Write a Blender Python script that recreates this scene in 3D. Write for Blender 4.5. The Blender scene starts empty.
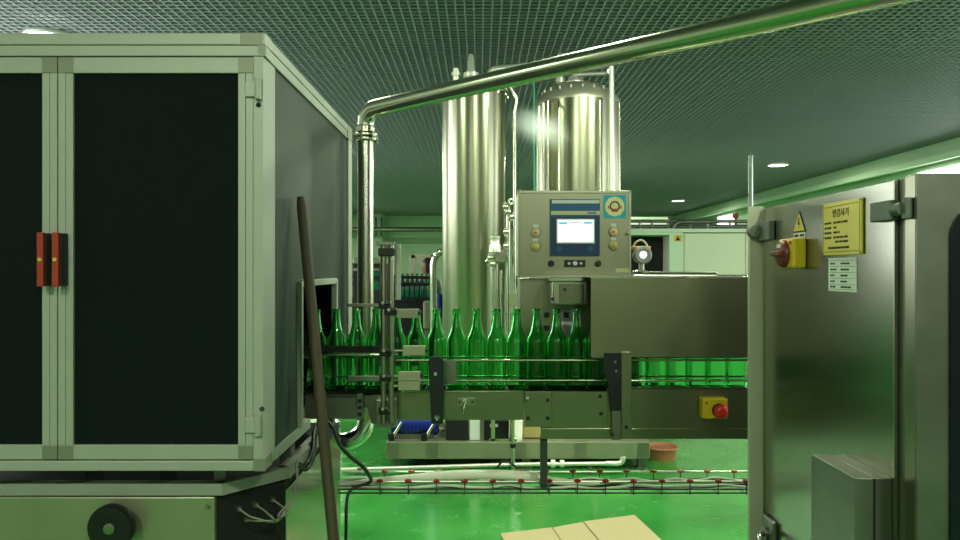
import bpy, bmesh, math, random
from mathutils import Vector, Matrix
random.seed(7)
C = bpy.context.scene.collection
PI = math.pi
F = 740.0
CAMZ = 1.5

def W(px, py, Y):
    """point of the place that a pixel of the photograph shows at distance Y"""
    return Vector(((px - 480) / F * Y, Y, CAMZ - (py - 270) / F * Y))

def X_(px, Y): return (px - 480) / F * Y
def Z_(py, Y): return CAMZ - (py - 270) / F * Y

def lin(r, g, b):
    f = lambda c: (c / 255) / 12.92 if c / 255 <= 0.04045 else ((c / 255 + 0.055) / 1.055) ** 2.4
    return (f(r), f(g), f(b), 1)

# ------------------------------------------------------------------ materials
def mat(name, col, rough=0.5, metal=0.0, var=0.12, scale=6.0, stretch=(1, 1, 1), rvar=0.1, bump=0.0,
        trans=0.0, ior=1.45, emit=0.0, coat=0.0, spec=0.5, alpha=1.0, dirt=None, dirt_amt=0.5):
    m = bpy.data.materials.new(name); m.use_nodes = True
    nt = m.node_tree; N = nt.nodes; L = nt.links
    b = N['Principled BSDF']
    tc = N.new('ShaderNodeTexCoord'); mp = N.new('ShaderNodeMapping')
    mp.inputs['Scale'].default_value = stretch
    no = N.new('ShaderNodeTexNoise'); no.inputs['Scale'].default_value = scale; no.inputs['Detail'].default_value = 5
    L.new(tc.outputs['Object'], mp.inputs['Vector']); L.new(mp.outputs[0], no.inputs['Vector'])
    mx = N.new('ShaderNodeMix'); mx.data_type = 'RGBA'
    lo = [c * (1 - var) for c in col[:3]] + [1]; hi = [min(1, c * (1 + var)) for c in col[:3]] + [1]
    mx.inputs[6].default_value = lo; mx.inputs[7].default_value = hi
    L.new(no.outputs['Fac'], mx.inputs[0])
    out = mx.outputs[2]
    if dirt:
        n2 = N.new('ShaderNodeTexNoise'); n2.inputs['Scale'].default_value = dirt[3]; n2.inputs['Detail'].default_value = 8
        L.new(tc.outputs['Object'], n2.inputs['Vector'])
        rp = N.new('ShaderNodeValToRGB'); rp.color_ramp.elements[0].position = 0.4; rp.color_ramp.elements[1].position = 0.75
        L.new(n2.outputs['Fac'], rp.inputs[0])
        mu = N.new('ShaderNodeMath'); mu.operation = 'MULTIPLY'; mu.inputs[1].default_value = dirt_amt
        L.new(rp.outputs[0], mu.inputs[0])
        m2 = N.new('ShaderNodeMix'); m2.data_type = 'RGBA'
        L.new(mu.outputs[0], m2.inputs[0]); L.new(out, m2.inputs[6]); m2.inputs[7].default_value = (*dirt[:3], 1)
        out = m2.outputs[2]
    L.new(out, b.inputs['Base Color'])
    mr = N.new('ShaderNodeMapRange'); mr.inputs[3].default_value = max(0, rough - rvar * rough * 2); mr.inputs[4].default_value = min(1, rough + rvar * rough * 2)
    L.new(no.outputs['Fac'], mr.inputs[0]); L.new(mr.outputs[0], b.inputs['Roughness'])
    b.inputs['Metallic'].default_value = metal
    b.inputs['Transmission Weight'].default_value = trans
    b.inputs['IOR'].default_value = ior
    b.inputs['Coat Weight'].default_value = coat
    b.inputs['Specular IOR Level'].default_value = spec
    b.inputs['Alpha'].default_value = alpha
    if emit:
        L.new(out, b.inputs['Emission Color']); b.inputs['Emission Strength'].default_value = emit
    if bump:
        bp = N.new('ShaderNodeBump'); bp.inputs['Strength'].default_value = bump; bp.inputs['Distance'].default_value = 0.002
        L.new(no.outputs['Fac'], bp.inputs['Height']); L.new(bp.outputs[0], b.inputs['Normal'])
    return m

M = {}
def absorb(m, col, dens):
    N = m.node_tree.nodes; v = N.new('ShaderNodeVolumeAbsorption'); v.inputs['Color'].default_value = col; v.inputs['Density'].default_value = dens
    m.node_tree.links.new(v.outputs[0], N['Material Output'].inputs['Volume'])
def aniso(m, amt=.75):
    N = m.node_tree.nodes; t = N.new('ShaderNodeTangent'); t.direction_type = 'RADIAL'; t.axis = 'Z'
    b = N['Principled BSDF']; b.inputs['Anisotropic'].default_value = amt; b.inputs['Anisotropic Rotation'].default_value = .25
    m.node_tree.links.new(t.outputs[0], b.inputs['Tangent'])
M['alu'] = mat('anodised aluminium', (0.38, 0.39, 0.345, 1), 0.5, 0.3, 0.05, 14)
M['alu_dark'] = mat('cast corner aluminium', (0.23, 0.24, 0.19, 1), 0.5, 0.4, 0.1, 20)
M['door_black'] = mat('matt black door sheet', lin(17, 25, 25), 0.8, 0, 0.2, 30, spec=0.1, bump=.05)
M['side_grey'] = mat('satin grey side sheet', lin(50, 60, 54), 0.5, 0.0, 0.1, 2.5, spec=.3)
M['black'] = mat('black plastic', lin(20, 22, 22), 0.45, 0, 0.2, 20)
M['black_matt'] = mat('black painted steel', lin(16, 18, 18), 0.7, 0, 0.2, 12)
M['steel'] = mat('brushed stainless', (0.42, 0.40, 0.32, 1), 0.3, 1, 0.06, 6, (1, 1, 1), 0.1, dirt=(.38, .37, .3, 7.0), dirt_amt=.35)
M['steel_h'] = mat('brushed stainless sheet', (0.31, 0.30, 0.215, 1), 0.30, 1, 0.05, 3, (1, 1, 1), 0.06, dirt=(.26, .25, .19, 2.5), dirt_amt=.3)
M['steel_door'] = mat('polished stainless door', (0.32, 0.325, 0.265, 1), 0.22, 1, 0.05, 3, (1, 1, 1), 0.15)
M['steel_satin'] = mat('satin stainless post', (0.58, 0.57, 0.45, 1), 0.45, 0.4, 0.05, 5)
M['steel_dark'] = mat('dull dark steel', (0.24, 0.24, 0.21, 1), 0.42, 0.9, 0.15, 10, dirt=(.12, .11, .09, 9.0), dirt_amt=.5)
M['tank'] = mat('tank stainless', (0.40, 0.385, 0.28, 1), 0.30, 1, 0.03, 4, (1, 1, .2), 0.05)
aniso(M['tank'])
M['pipe'] = mat('polished stainless pipe', (0.60, 0.585, 0.48, 1), 0.23, 1, 0.05, 6, rvar=.15)
M['fitting'] = mat('matt stainless fitting', (0.74, 0.73, 0.64, 1), 0.35, 0.55, 0.04, 8)
M['dome'] = mat('spun stainless dome', (0.50, 0.48, 0.38, 1), 0.36, 0.65, 0.04, 8)
M['alu_mid'] = mat('dull rail aluminium', (0.30, 0.31, 0.27, 1), 0.55, 0.3, 0.06, 14)
M['dark_paint'] = mat('dark grey green paint', lin(50, 60, 52), 0.6, 0, 0.1, 10)
M['cable_g'] = mat('grey cable', lin(130, 130, 118), 0.5, 0, 0.08, 14)
M['chrome'] = mat('bright chrome', (0.8, 0.8, 0.76, 1), 0.12, 1, 0.04, 8)
M['glass'] = mat('green bottle glass', (0.50, 0.95, 0.60, 1), 0.03, 0, 0.02, 4, trans=1, ior=1.5)
absorb(M['glass'], (0.06, 0.82, 0.28, 1), 215)
M['red'] = mat('red brown plastic', lin(158, 52, 38), 0.45, 0, 0.12, 20)
M['redcap'] = mat('red plastic cap', lin(150, 22, 26), 0.4, 0, 0.1, 20)
M['redbtn'] = mat('red mushroom plastic', lin(215, 45, 40), 0.3, 0, 0.05, 20)
M['yellow'] = mat('yellow enclosure plastic', lin(218, 180, 40), 0.4, 0, 0.06, 20)
M['brass'] = mat('yellow brass plate', lin(214, 196, 88), 0.38, 0.35, 0.06, 15)
M['paper'] = mat('white paper', lin(222, 226, 218), 0.7, 0, 0.03, 30)
M['ink'] = mat('black ink', lin(30, 28, 22), 0.6, 0, 0.1, 30)
M['wood'] = mat('dark worn wood pole', lin(72, 62, 46), 0.6, 0, 0.3, 8, (10, 10, .6), bump=.1)
M['rubber'] = mat('black cable rubber', lin(24, 24, 24), 0.5, 0, 0.2, 10)
M['cable_w'] = mat('pale grey cable', lin(222, 222, 206), 0.5, 0, 0.08, 14)
M['hose'] = mat('milky hose', lin(236, 234, 214), 0.4, 0, 0.06, 9)
M['card'] = mat('pale corrugated cardboard', lin(178, 160, 122), 0.8, 0, 0.06, 10, (1, 14, 1))
M['card_edge'] = mat('cardboard fold', lin(120, 96, 60), 0.9, 0, 0.1, 20)
M['terracotta'] = mat('brown plastic tub', lin(176, 116, 84), 0.6, 0, 0.1, 8)
M['mud'] = mat('brown residue', lin(128, 84, 60), 0.8, 0, 0.35, 30, bump=.4)
M['cream'] = mat('cream painted sheet', lin(214, 216, 192), 0.5, 0, 0.03, 3)
M['hmi'] = mat('dark blue panel', lin(34, 92, 140), 0.3, 0, 0.05, 6)
M['hmi_dark'] = mat('black blue bezel', lin(20, 56, 92), 0.3, 0, 0.05, 6)
M['silver'] = mat('silver strip', lin(225, 225, 220), 0.45, 0.0, 0.03, 6)
M['creamstrip'] = mat('cream strip', lin(208, 204, 160), 0.5, 0, 0.03, 6)
M['screen'] = mat('lit white screen', (0.95, 0.98, 1.0, 1), 0.4, 0, 0.01, 4, emit=1.0)
M['screen_blue'] = mat('lit cyan header', lin(96, 190, 222), 0.4, 0, 0.02, 4, emit=0.7)
M['screen_grey'] = mat('lit grey line', lin(150, 165, 175), 0.4, 0, 0.02, 4, emit=0.6)
M['sky_sticker'] = mat('cyan sticker', lin(40, 178, 204), 0.5, 0, 0.03, 6)
M['cream_sticker'] = mat('cream print', lin(244, 232, 170), 0.5, 0, 0.03, 6)
M['grey_print'] = mat('grey print', lin(70, 78, 84), 0.5, 0, 0.05, 6)
M['red_print'] = mat('red print', lin(226, 88, 60), 0.5, 0, 0.05, 6)
M['orange'] = mat('orange cover', lin(236, 160, 44), 0.4, 0, 0.05, 10)
M['white'] = mat('white enamel', lin(224, 226, 216), 0.35, 0, 0.03, 10)
M['button_y'] = mat('yellow button lens', lin(206, 184, 92), 0.3, 0, 0.05, 10)
M['button_p'] = mat('pale pink button lens', lin(226, 196, 140), 0.3, 0, 0.05, 10)
M['blue'] = mat('blue motor paint', lin(30, 44, 150), 0.4, 0, 0.1, 10)
M['ochre'] = mat('ochre panel', lin(196, 178, 112), 0.5, 0, 0.1, 6)
M['teal'] = mat('teal thin hose', lin(50, 150, 130), 0.4, 0, 0.05, 10)
M['belt'] = mat('dark chain belt', lin(34, 38, 34), 0.35, 0.4, 0.2, 40)
M['clear'] = mat('clear plastic tube', (0.92, 0.97, 0.98, 1), 0.06, 0, 0.02, 5, trans=0.75, ior=1.4)
M['dark_glass'] = mat('dark window gasket', lin(18, 22, 32), 0.25, 0, 0.1, 6)
M['skin'] = mat('skin', lin(150, 108, 86), 0.6, 0, 0.05, 10)
M['hair'] = mat('dark hair', lin(24, 20, 18), 0.6, 0, 0.2, 40)
M['shirt'] = mat('dark work shirt', lin(62, 66, 64), 0.8, 0, 0.1, 20)
M['apron'] = mat('white work apron', lin(216, 214, 206), 0.8, 0, 0.05, 20)
M['trousers'] = mat('dark trousers', lin(34, 36, 40), 0.8, 0, 0.1, 20)
M['tealglass'] = mat('dark teal glass', lin(18, 96, 72), 0.15, 0, 0.1, 10)
M['lamp'] = mat('lit lamp lens', (1, 1, 0.94, 1), 0.4, 0, 0.01, 4, emit=9.0)
M['daylight'] = mat('bright window pane', (0.95, 1, 0.98, 1), 0.4, 0, 0.01, 4, emit=5.0)  # glow shared by the visible windows and the added unseen ones
M['daylight_soft'] = mat('dim window pane', (0.95, 1, 0.93, 1), 0.4, 0, 0.01, 4, emit=2.6)  # glow of the added front-wall windows only
M['corridor'] = mat('grey green paint', lin(112, 116, 98), 0.7, 0, 0.04, 1.5)
M['skid_steel'] = mat('skid stainless', (0.42, 0.41, 0.30, 1), 0.38, 0.75, 0.12, 3, (4, 1, 1))
M['hinge'] = mat('dull hinge steel', (0.15, 0.17, 0.14, 1), 0.5, 0.5, 0.06, 8)
M['khaki'] = mat('khaki sheet', lin(118, 120, 92), 0.6, 0, 0.05, 6)
M['sensor_grey'] = mat('grey sensor housing', lin(150, 150, 122), 0.45, 0, 0.05, 12)
M['wall'] = mat('pale green paint', lin(188, 206, 182), 0.65, 0, 0.04, 1.5, bump=.02)
M['wall_lip'] = mat('pale trim paint', lin(205, 222, 196), 0.6, 0, 0.03, 2)
M['ceil_slab'] = mat('dark void above grid', lin(106, 114, 114), 0.9, 0, 0.2, 2)
M['grid'] = mat('grey ceiling grid', lin(148, 150, 154), 0.6, 0.1, 0.06, 2)

def floor_mat():
    m = bpy.data.materials.new('green epoxy floor'); m.use_nodes = True
    nt = m.node_tree; N = nt.nodes; L = nt.links; b = N['Principled BSDF']
    tc = N.new('ShaderNodeTexCoord')
    n1 = N.new('ShaderNodeTexNoise'); n1.inputs['Scale'].default_value = 1.1; n1.inputs['Detail'].default_value = 6
    n2 = N.new('ShaderNodeTexNoise'); n2.inputs['Scale'].default_value = 5; n2.inputs['Detail'].default_value = 8; n2.inputs['Roughness'].default_value = .65
    L.new(tc.outputs['Object'], n1.inputs['Vector']); L.new(tc.outputs['Object'], n2.inputs['Vector'])
    r1 = N.new('ShaderNodeValToRGB'); e = r1.color_ramp.elements
    e[0].position = .35; e[0].color = (0.022, 0.17, 0.026, 1); e[1].position = .7; e[1].color = (0.052, 0.32, 0.055, 1)
    L.new(n1.outputs['Fac'], r1.inputs[0])
    r2 = N.new('ShaderNodeValToRGB'); e = r2.color_ramp.elements
    e[0].position = .6; e[0].color = (0, 0, 0, 1); e[1].position = .72; e[1].color = (.35, .35, .35, 1)
    L.new(n2.outputs['Fac'], r2.inputs[0])
    mx = N.new('ShaderNodeMix'); mx.data_type = 'RGBA'
    L.new(r2.outputs[0], mx.inputs[0]); L.new(r1.outputs[0], mx.inputs[6]); mx.inputs[7].default_value = (0.13, 0.40, 0.15, 1)
    L.new(mx.outputs[2], b.inputs['Base Color'])
    mr = N.new('ShaderNodeMapRange'); mr.inputs[1].default_value = .35; mr.inputs[2].default_value = .7
    mr.inputs[3].default_value = .08; mr.inputs[4].default_value = .34
    L.new(n2.outputs['Fac'], mr.inputs[0]); L.new(mr.outputs[0], b.inputs['Roughness'])
    bp = N.new('ShaderNodeBump'); bp.inputs['Strength'].default_value = .3; bp.inputs['Distance'].default_value = .005
    L.new(n2.outputs['Fac'], bp.inputs['Height']); L.new(bp.outputs[0], b.inputs['Normal'])
    return m
M['floor'] = floor_mat()

# ------------------------------------------------------------------ mesh builder
class MB:
    def __init__(s): s.bm = bmesh.new()
    def box(s, x0, x1, y0, y1, z0, z1, bev=0.0, mtx=None):
        b = bmesh.new()
        bmesh.ops.create_cube(b, size=1)
        bmesh.ops.scale(b, vec=(abs(x1 - x0), abs(y1 - y0), abs(z1 - z0)), verts=b.verts)
        if bev:
            bev = min(bev, .45 * min(abs(x1 - x0), abs(y1 - y0), abs(z1 - z0)))
            bmesh.ops.bevel(b, geom=b.edges[:], offset=bev, segments=2, affect='EDGES', profile=.5)
        bmesh.ops.translate(b, vec=((x0 + x1) / 2, (y0 + y1) / 2, (z0 + z1) / 2), verts=b.verts)
        if mtx: bmesh.ops.transform(b, matrix=mtx, verts=b.verts)
        s._merge(b); return s
    def pbox(s, px0, px1, py0, py1, Y, d, bev=0.0):
        """box whose face towards the viewer spans these pixels at distance Y, d deep"""
        s.box(X_(px0, Y), X_(px1, Y), Y, Y + d, Z_(py1, Y), Z_(py0, Y), bev); return s
    def _merge(s, b):
        me = bpy.data.meshes.new('tmp'); b.to_mesh(me); b.free(); s.bm.from_mesh(me); bpy.data.meshes.remove(me)
    def cyl(s, p0, p1, r, r1=None, n=24, bev=0.0):
        p0 = Vector(p0); p1 = Vector(p1); r1 = r if r1 is None else r1
        d = p1 - p0; L = d.length
        prof = [(0, 0), (r, 0), (r1, L), (0, L)]
        if bev: prof = [(0, 0), (r - bev, 0), (r, bev), (r1, L - bev), (r1 - bev, L), (0, L)]
        return s.lathe(prof, p0, d, n)
    def lathe(s, prof, origin=(0, 0, 0), axis=(0, 0, 1), n=24):
        b = bmesh.new(); rings = []
        for r, z in prof:
            if r < 1e-7: rings.append([b.verts.new((0, 0, z))])
            else: rings.append([b.verts.new((r * math.cos(2 * PI * k / n), r * math.sin(2 * PI * k / n), z)) for k in range(n)])
        for a, c in zip(rings, rings[1:]):
            for k in range(n):
                j = (k + 1) % n
                if len(a) == 1 and len(c) == 1: continue
                if len(a) == 1: b.faces.new((a[0], c[j], c[k]))
                elif len(c) == 1: b.faces.new((a[k], a[j], c[0]))
                else: b.faces.new((a[k], a[j], c[j], c[k]))
        bmesh.ops.recalc_face_normals(b, faces=b.faces)
        q = Vector((0, 0, 1)).rotation_difference(Vector(axis).normalized())
        bmesh.ops.transform(b, matrix=Matrix.Translation(Vector(origin)) @ q.to_matrix().to_4x4(), verts=b.verts)
        for f in b.faces: f.smooth = True
        s._merge(b); return s
    def tube(s, pts, r, n=12, smooth=0, caps=True):
        pts = [Vector(p) for p in pts]
        if smooth:
            out = []
            P = [pts[0]] + pts + [pts[-1]]
            for i in range(1, len(P) - 2):
                for k in range(smooth):
                    t = k / smooth
                    a, b_, c, d = P[i - 1], P[i], P[i + 1], P[i + 2]
                    out.append(.5 * ((2 * b_) + (c - a) * t + (2 * a - 5 * b_ + 4 * c - d) * t * t + (3 * b_ - a - 3 * c + d) * t ** 3))
            out.append(pts[-1]); pts = out
        b = bmesh.new(); rings = []
        T = []
        for i in range(len(pts)):
            a = pts[max(0, i - 1)]; c = pts[min(len(pts) - 1, i + 1)]
            T.append((c - a).normalized())
        up = Vector((0, 0, 1)) if abs(T[0].z) < .9 else Vector((0, 1, 0))
        nrm = (up - T[0] * up.dot(T[0])).normalized()
        for i, p in enumerate(pts):
            if i: nrm = (nrm - T[i] * nrm.dot(T[i])).normalized()
            bi = T[i].cross(nrm)
            rr = r[i] if isinstance(r, (list, tuple)) else r
            rings.append([b.verts.new(p + rr * (nrm * math.cos(2 * PI * k / n) + bi * math.sin(2 * PI * k / n))) for k in range(n)])
        for a, c in zip(rings, rings[1:]):
            for k in range(n):
                b.faces.new((a[k], a[(k + 1) % n], c[(k + 1) % n], c[k]))
        if caps: b.faces.new(rings[0][::-1]); b.faces.new(rings[-1])
        for f in b.faces: f.smooth = len(f.verts) == 4
        bmesh.ops.recalc_face_normals(b, faces=b.faces)
        s._merge(b); return s
    def prism(s, pts, vec):
        """polygon pts swept along vec"""
        b = bmesh.new(); vec = Vector(vec)
        a = [b.verts.new(Vector(p)) for p in pts]; c = [b.verts.new(Vector(p) + vec) for p in pts]
        b.faces.new(a[::-1]); b.faces.new(c)
        for k in range(len(a)):
            j = (k + 1) % len(a); b.faces.new((a[k], a[j], c[j], c[k]))
        bmesh.ops.recalc_face_normals(b, faces=b.faces)
        s._merge(b); return s
    def ring(s, c, axis, R, r, n=32, m=10, a0=0, a1=2 * PI):
        q = Vector((0, 0, 1)).rotation_difference(Vector(axis).normalized()).to_matrix()
        k = n; full = abs(a1 - a0 - 2 * PI) < 1e-6
        pts = [Vector(c) + q @ Vector((R * math.cos(a0 + (a1 - a0) * i / k), R * math.sin(a0 + (a1 - a0) * i / k), 0)) for i in range(k + 1)]
        return s.tube(pts, r, m, caps=not full)
    def text(s, txt, size, mtx, ext=0.0004):
        cu = bpy.data.curves.new('t', 'FONT'); cu.body = txt; cu.size = size; cu.extrude = ext
        cu.align_x = 'CENTER'; cu.align_y = 'CENTER'
        o = bpy.data.objects.new('t', cu); C.objects.link(o)
        dg = bpy.context.evaluated_depsgraph_get(); dg.update()
        me = bpy.data.meshes.new_from_object(o.evaluated_get(dg))
        me.transform(mtx); s.bm.from_mesh(me)
        bpy.data.objects.remove(o); bpy.data.curves.remove(cu); bpy.data.meshes.remove(me); return s
    def build(s, name, m, parent=None, loc=None, label=None):
        if parent is not None: off = wloc(parent)
        elif loc is not None: off = Vector(loc)
        else:
            vs = [v.co for v in s.bm.verts]
            off = Vector(((min(v.x for v in vs) + max(v.x for v in vs)) / 2, (min(v.y for v in vs) + max(v.y for v in vs)) / 2, min(v.z for v in vs)))
        bmesh.ops.translate(s.bm, vec=-off, verts=s.bm.verts)
        for e in s.bm.edges:
            if len(e.link_faces) == 2 and e.calc_face_angle(0) > .75: e.smooth = False
        me = bpy.data.meshes.new(name); s.bm.to_mesh(me); s.bm.free()
        me.materials.append(M[m] if isinstance(m, str) else m)
        o = bpy.data.objects.new(name, me); C.objects.link(o)
        if parent is not None: o.parent = parent
        else: o.location = off
        if label: o['label'] = label
        return o

def wloc(o):
    v = Vector((0, 0, 0))
    while o is not None: v += o.location; o = o.parent
    return v

def thing(name, label, cat, loc, group=None):
    o = bpy.data.objects.new(name, None); C.objects.link(o); o.location = loc
    o.empty_display_size = .1
    return tag(o, label, cat, group)
def tag(o, label, cat, group=None, kind=None):
    o['label'] = label; o['category'] = cat
    if group: o['group'] = group
    if kind: o['kind'] = kind
    return o
def struct(o): o['kind'] = 'structure'; return o
def arc(c, r, a0, a1, u, v, n=10):
    c = Vector(c); u = Vector(u); v = Vector(v)
    return [c + r * (u * math.cos(a0 + (a1 - a0) * i / n) + v * math.sin(a0 + (a1 - a0) * i / n)) for i in range(n + 1)]

# ------------------------------------------------------------------ the room
CEIL = 3.4
XL, XR, YB, YF = -4.6, 7.3, 26.0, -3.2
struct(MB().box(XL, XR, YF, YB, -.1, 0).build('floor', 'floor', loc=(0, 0, 0)))
struct(MB().box(XL - .1, XR + .1, YB, YB + .1, 0, CEIL + .4).build('wall_back', 'wall'))
struct(MB().box(XL - .1, XL, YF, YB, 0, CEIL + .4).build('wall_left', 'wall'))
struct(MB().box(XL, X_(382, 25.0), 25.0, YB, 0, CEIL).build('trim_1', 'wall'))
struct(MB().box(XR, XR + .1, YF, YB, 0, CEIL + .4).build('wall_right', 'wall'))
struct(MB().box(XL - .1, XR + .1, YF - .1, YF, 0, CEIL + .4).build('wall_front', 'corridor'))
struct(MB().box(6.86, XR, YF, YB, 3.2, CEIL + .05).build('trim_2', 'wall'))
struct(MB().box(6.80, 6.86, YF, YB, 3.12, 3.21).build('trim_3', 'wall_lip'))
# window band high on the right wall, under the beam; last two unseen, added as fill
for i, (a, c) in enumerate(((8.9, 12.3), (21.0, 22.6), (5.2, 8.6), (.8, 4.2))):
    w = struct(MB().box(XR - .02, XR - .005, a, c, (2.62 if i < 2 else 1.6), 3.12).build('window_%d' % (i + 1), 'daylight'))
    g = MB()
    for y in (a, c): g.box(XR - .06, XR - .002, y - .03, y + .03, 2.6, 3.14)
    for z in ((2.6 if i < 2 else 1.58), 3.13): g.box(XR - .06, XR - .002, a, c, z - .02, z + .02)
    g.build('frame', 'wall_lip', w)
# open cell grid ceiling under a dark slab
for i, (a, c) in enumerate(((3.6, 7.0), (8.2, 11.6))):  # unseen left-wall windows, added so neutral light greys the ceiling
    w = struct(MB().box(XL + .005, XL + .02, a, c, 1.5, 3.1).build('window_%d' % (i + 5), 'daylight'))
    g = MB()
    for y in (a, c): g.box(XL + .002, XL + .06, y - .03, y + .03, 1.48, 3.12)
    for z in (1.48, 3.11): g.box(XL + .002, XL + .06, a, c, z - .02, z + .02)
    g.build('frame', 'wall_lip', w)
for i, (a, c) in enumerate(((-2.6, -1.7), (-.9, -.3), (.5, 1.1), (2.2, 3.2))):  # unseen front-wall windows, added to brighten steel and tanks
    w = struct(MB().box(a, c, YF + .005, YF + .02, 2.3, 3.2).build('window_%d' % (i + 7), 'daylight_soft'))
    g = MB()
    for x in (a, c): g.box(x - .03, x + .03, YF + .002, YF + .06, 2.28, 3.22)
    for z in (2.28, 3.21): g.box(a, c, YF + .002, YF + .06, z - .02, z + .02)
    g.build('frame', 'wall_lip', w)
cg = MB(); step = .067
def fastbars():
    b = cg.bm
    def bar(x0, x1, y0, y1, z0, z1):
        v = [b.verts.new(p) for p in ((x0, y0, z0), (x1, y0, z0), (x1, y1, z0), (x0, y1, z0), (x0, y0, z1), (x1, y0, z1), (x1, y1, z1), (x0, y1, z1))]
        for f in ((3, 2, 1, 0), (4, 5, 6, 7), (0, 1, 5, 4), (1, 2, 6, 5), (2, 3, 7, 6), (3, 0, 4, 7)): b.faces.new([v[i] for i in f])
    x = XL
    while x < 6.86: bar(x - .0065, x + .0065, YF, YB, CEIL, CEIL + .012); x += step
    y = YF
    while y < YB: bar(XL, 6.86, y - .0065, y + .0065, CEIL + .001, CEIL + .012); y += step * 1.05
fastbars()
ce = struct(cg.build('ceiling', 'grid', loc=(0, 0, CEIL)))
MB().box(XL, XR, YF, YB, CEIL + .12, CEIL + .2).build('slab', 'ceil_slab', ce)

# ceiling lamps
LCOL = (0.84, 1.0, 0.70)
def lamp(x, y, label, power, group=None, size=.34, r=.16):
    t = thing('ceiling_light', label, 'light', (x, y, CEIL - .03), group)
    MB().lathe([(r, 0), (r + .025, 0), (r + .03, .012), (r + .02, .03), (r, .03), (r, 0)], (x, y, CEIL - .03), (0, 0, 1), 32).build('trim_ring', 'white', t)
    MB().cyl((x, y, CEIL - .02), (x, y, CEIL - .008), r).build('diffuser', 'lamp', t)
    ld = bpy.data.lights.new('lamp_light', 'AREA'); ld.shape = 'DISK'; ld.size = size; ld.energy = power; ld.color = LCOL
    lo = bpy.data.objects.new('lamp_light', ld); C.objects.link(lo); lo.parent = t; lo.location = (0, 0, -.002)
P = 62
lamp(X_(778, 13.26), 13.26, 'larger lit round downlight in the grid ceiling above the steel cabinet', P * 1.3)
lamp(X_(678, 20.1), 20.1, 'smaller far lit round downlight in the grid ceiling above the cream machine', P * 1.2)
lamp(X_(50, 5.97), 5.97, 'lit round downlight just showing over the black-doored enclosure top', P * .8)
for x, y, p in ((-3.4, 1.2, .6), (-1.2, -1.6, 1.5), (1.5, -1.6, 1.5), (0.25, 3.2, .8), (1.9, 4.2, .9), (4.2, 2.0, 1.2), (1.0, 4.75, .4), (-1.2, 4.4, .5), (1.62, 13.3, 2.4), (1.3, 20.1, 2.6), (5.36, 6.4, 1.2), (-3.3, 13.3, 2.2), (-3.9, 20.1, 2.6)):  # unseen downlights; several added to fill the enclosure front and tank tops
    lamp(x, y, 'round downlight in the grid ceiling outside the view', P * p, 'ceiling downlights out of view')

# ------------------------------------------------------------------ left enclosure
Y1, XS, Y2 = 1.6, -.467, 2.70
ZT, ZB = Z_(33, Y1), Z_(471, Y1)
XW = -1.42
en = thing('machine_enclosure', 'large aluminium-framed enclosure with black double doors', 'machine enclosure', (-.95, 2.1, ZB))
f = MB()
b_ = .0015
XP = X_(253, Y1)                      # front post
f.pbox(-158, 265, 33, 44.6, Y1, .05, b_); f.pbox(-158, 265, 45.2, 56, Y1 + .001, .05, b_)   # top beam in two profiles
f.pbox(-158, 253, 461, 471, Y1, .05, b_)
f.box(XP, XS - .002, Y1 + .0005, 1.694, ZB, ZT - .05, b_)
f.box(XP + .004, XS, 1.6, Y2, ZT - .022, ZT, b_); f.box(XP + .004, XS - .001, 1.65, Y2, ZT - .048, ZT - .0235, b_)
f.box(XP + .004, XS, 1.694, 2.04, ZB, ZB + .026, b_); f.box(XP + .004, XS, 2.43, Y2, ZB, ZB + .026, b_)
f.box(XP + .004, XS, 2.63, Y2, ZB, ZT - .03, b_)
f.box(XW, XW + .03, Y1 + .002, Y1 + .05, ZB, ZT - .05, b_); f.box(XW, XW + .03, 2.65, Y2, ZB, ZT, b_)
f.box(XW, XS, 2.66, Y2, ZT - .048, ZT - .001, b_); f.box(XW, XW + .03, Y1, Y2, ZT - .048, ZT - .001, b_); f.box(XW, XW + .03, Y1, Y2, ZB, ZB + .026, b_)
f.build('frame', 'alu', en)
for a in ((240, 262, 32.8, 44.8), (254, 265.3, 459, 471.2)): MB().pbox(*a, Y1 - .0012, .01).build('corner_bracket', 'alu_dark', en)
MB().pbox(258, 265.4, 45, 56, Y1 - .0012, .01).build('corner_bracket', 'alu_dark', en)
MB().box(XS - .01, XS + .001, 1.6, 1.66, ZB - .0005, ZB + .0265).build('corner_bracket', 'alu_dark', en)
MB().box(XS - .01, XS + .001, 2.61, 2.69, ZT - .048, ZT + .0006).build('corner_bracket', 'alu_dark', en)
# panels
sp = MB(); OY0, OY1, OZ = 1.93, 2.39, 1.462
sp.box(XS - .014, XS - .006, 1.69, 2.64, OZ, ZT - .045)
sp.box(XS - .014, XS - .006, 1.69, OY0, ZB + .02, OZ); sp.box(XS - .014, XS - .006, OY1, 2.64, ZB + .02, OZ)
sp.build('side_panel', 'side_grey', en)
op = MB()
op.box(XS - .012, XS + .006, OY0 - .012, OY0 + .004, ZB + .026, OZ + .008, .002)
op.box(XS - .012, XS + .006, OY0, OY1, OZ - .006, OZ + .012, .002)
op.box(XS - .012, XS + .006, OY1 - .004, OY1 + .014, ZB + .026, OZ + .008, .002)
op.build('opening_frame', 'alu', en)
MB().box(XW, XS - .01, Y1 + .02, Y2 - .02, ZT - .046, ZT - .036).build('roof_panel', 'black_matt', en)
MB().box(XW + .02, XS - .02, Y2 - .03, Y2 - .02, ZB, ZT - .04).build('back_panel', 'black_matt', en)
MB().box(XW + .01, XW + .02, Y1 + .04, Y2 - .02, ZB, ZT - .04).build('end_panel', 'black_matt', en)
for px, py in ((258.5, 105), (262, 409)): MB().cyl(W(px, py, Y1 - .0015), W(px, py, Y1 + .01), .0055, n=12).build('plug', 'black', en)
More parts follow.
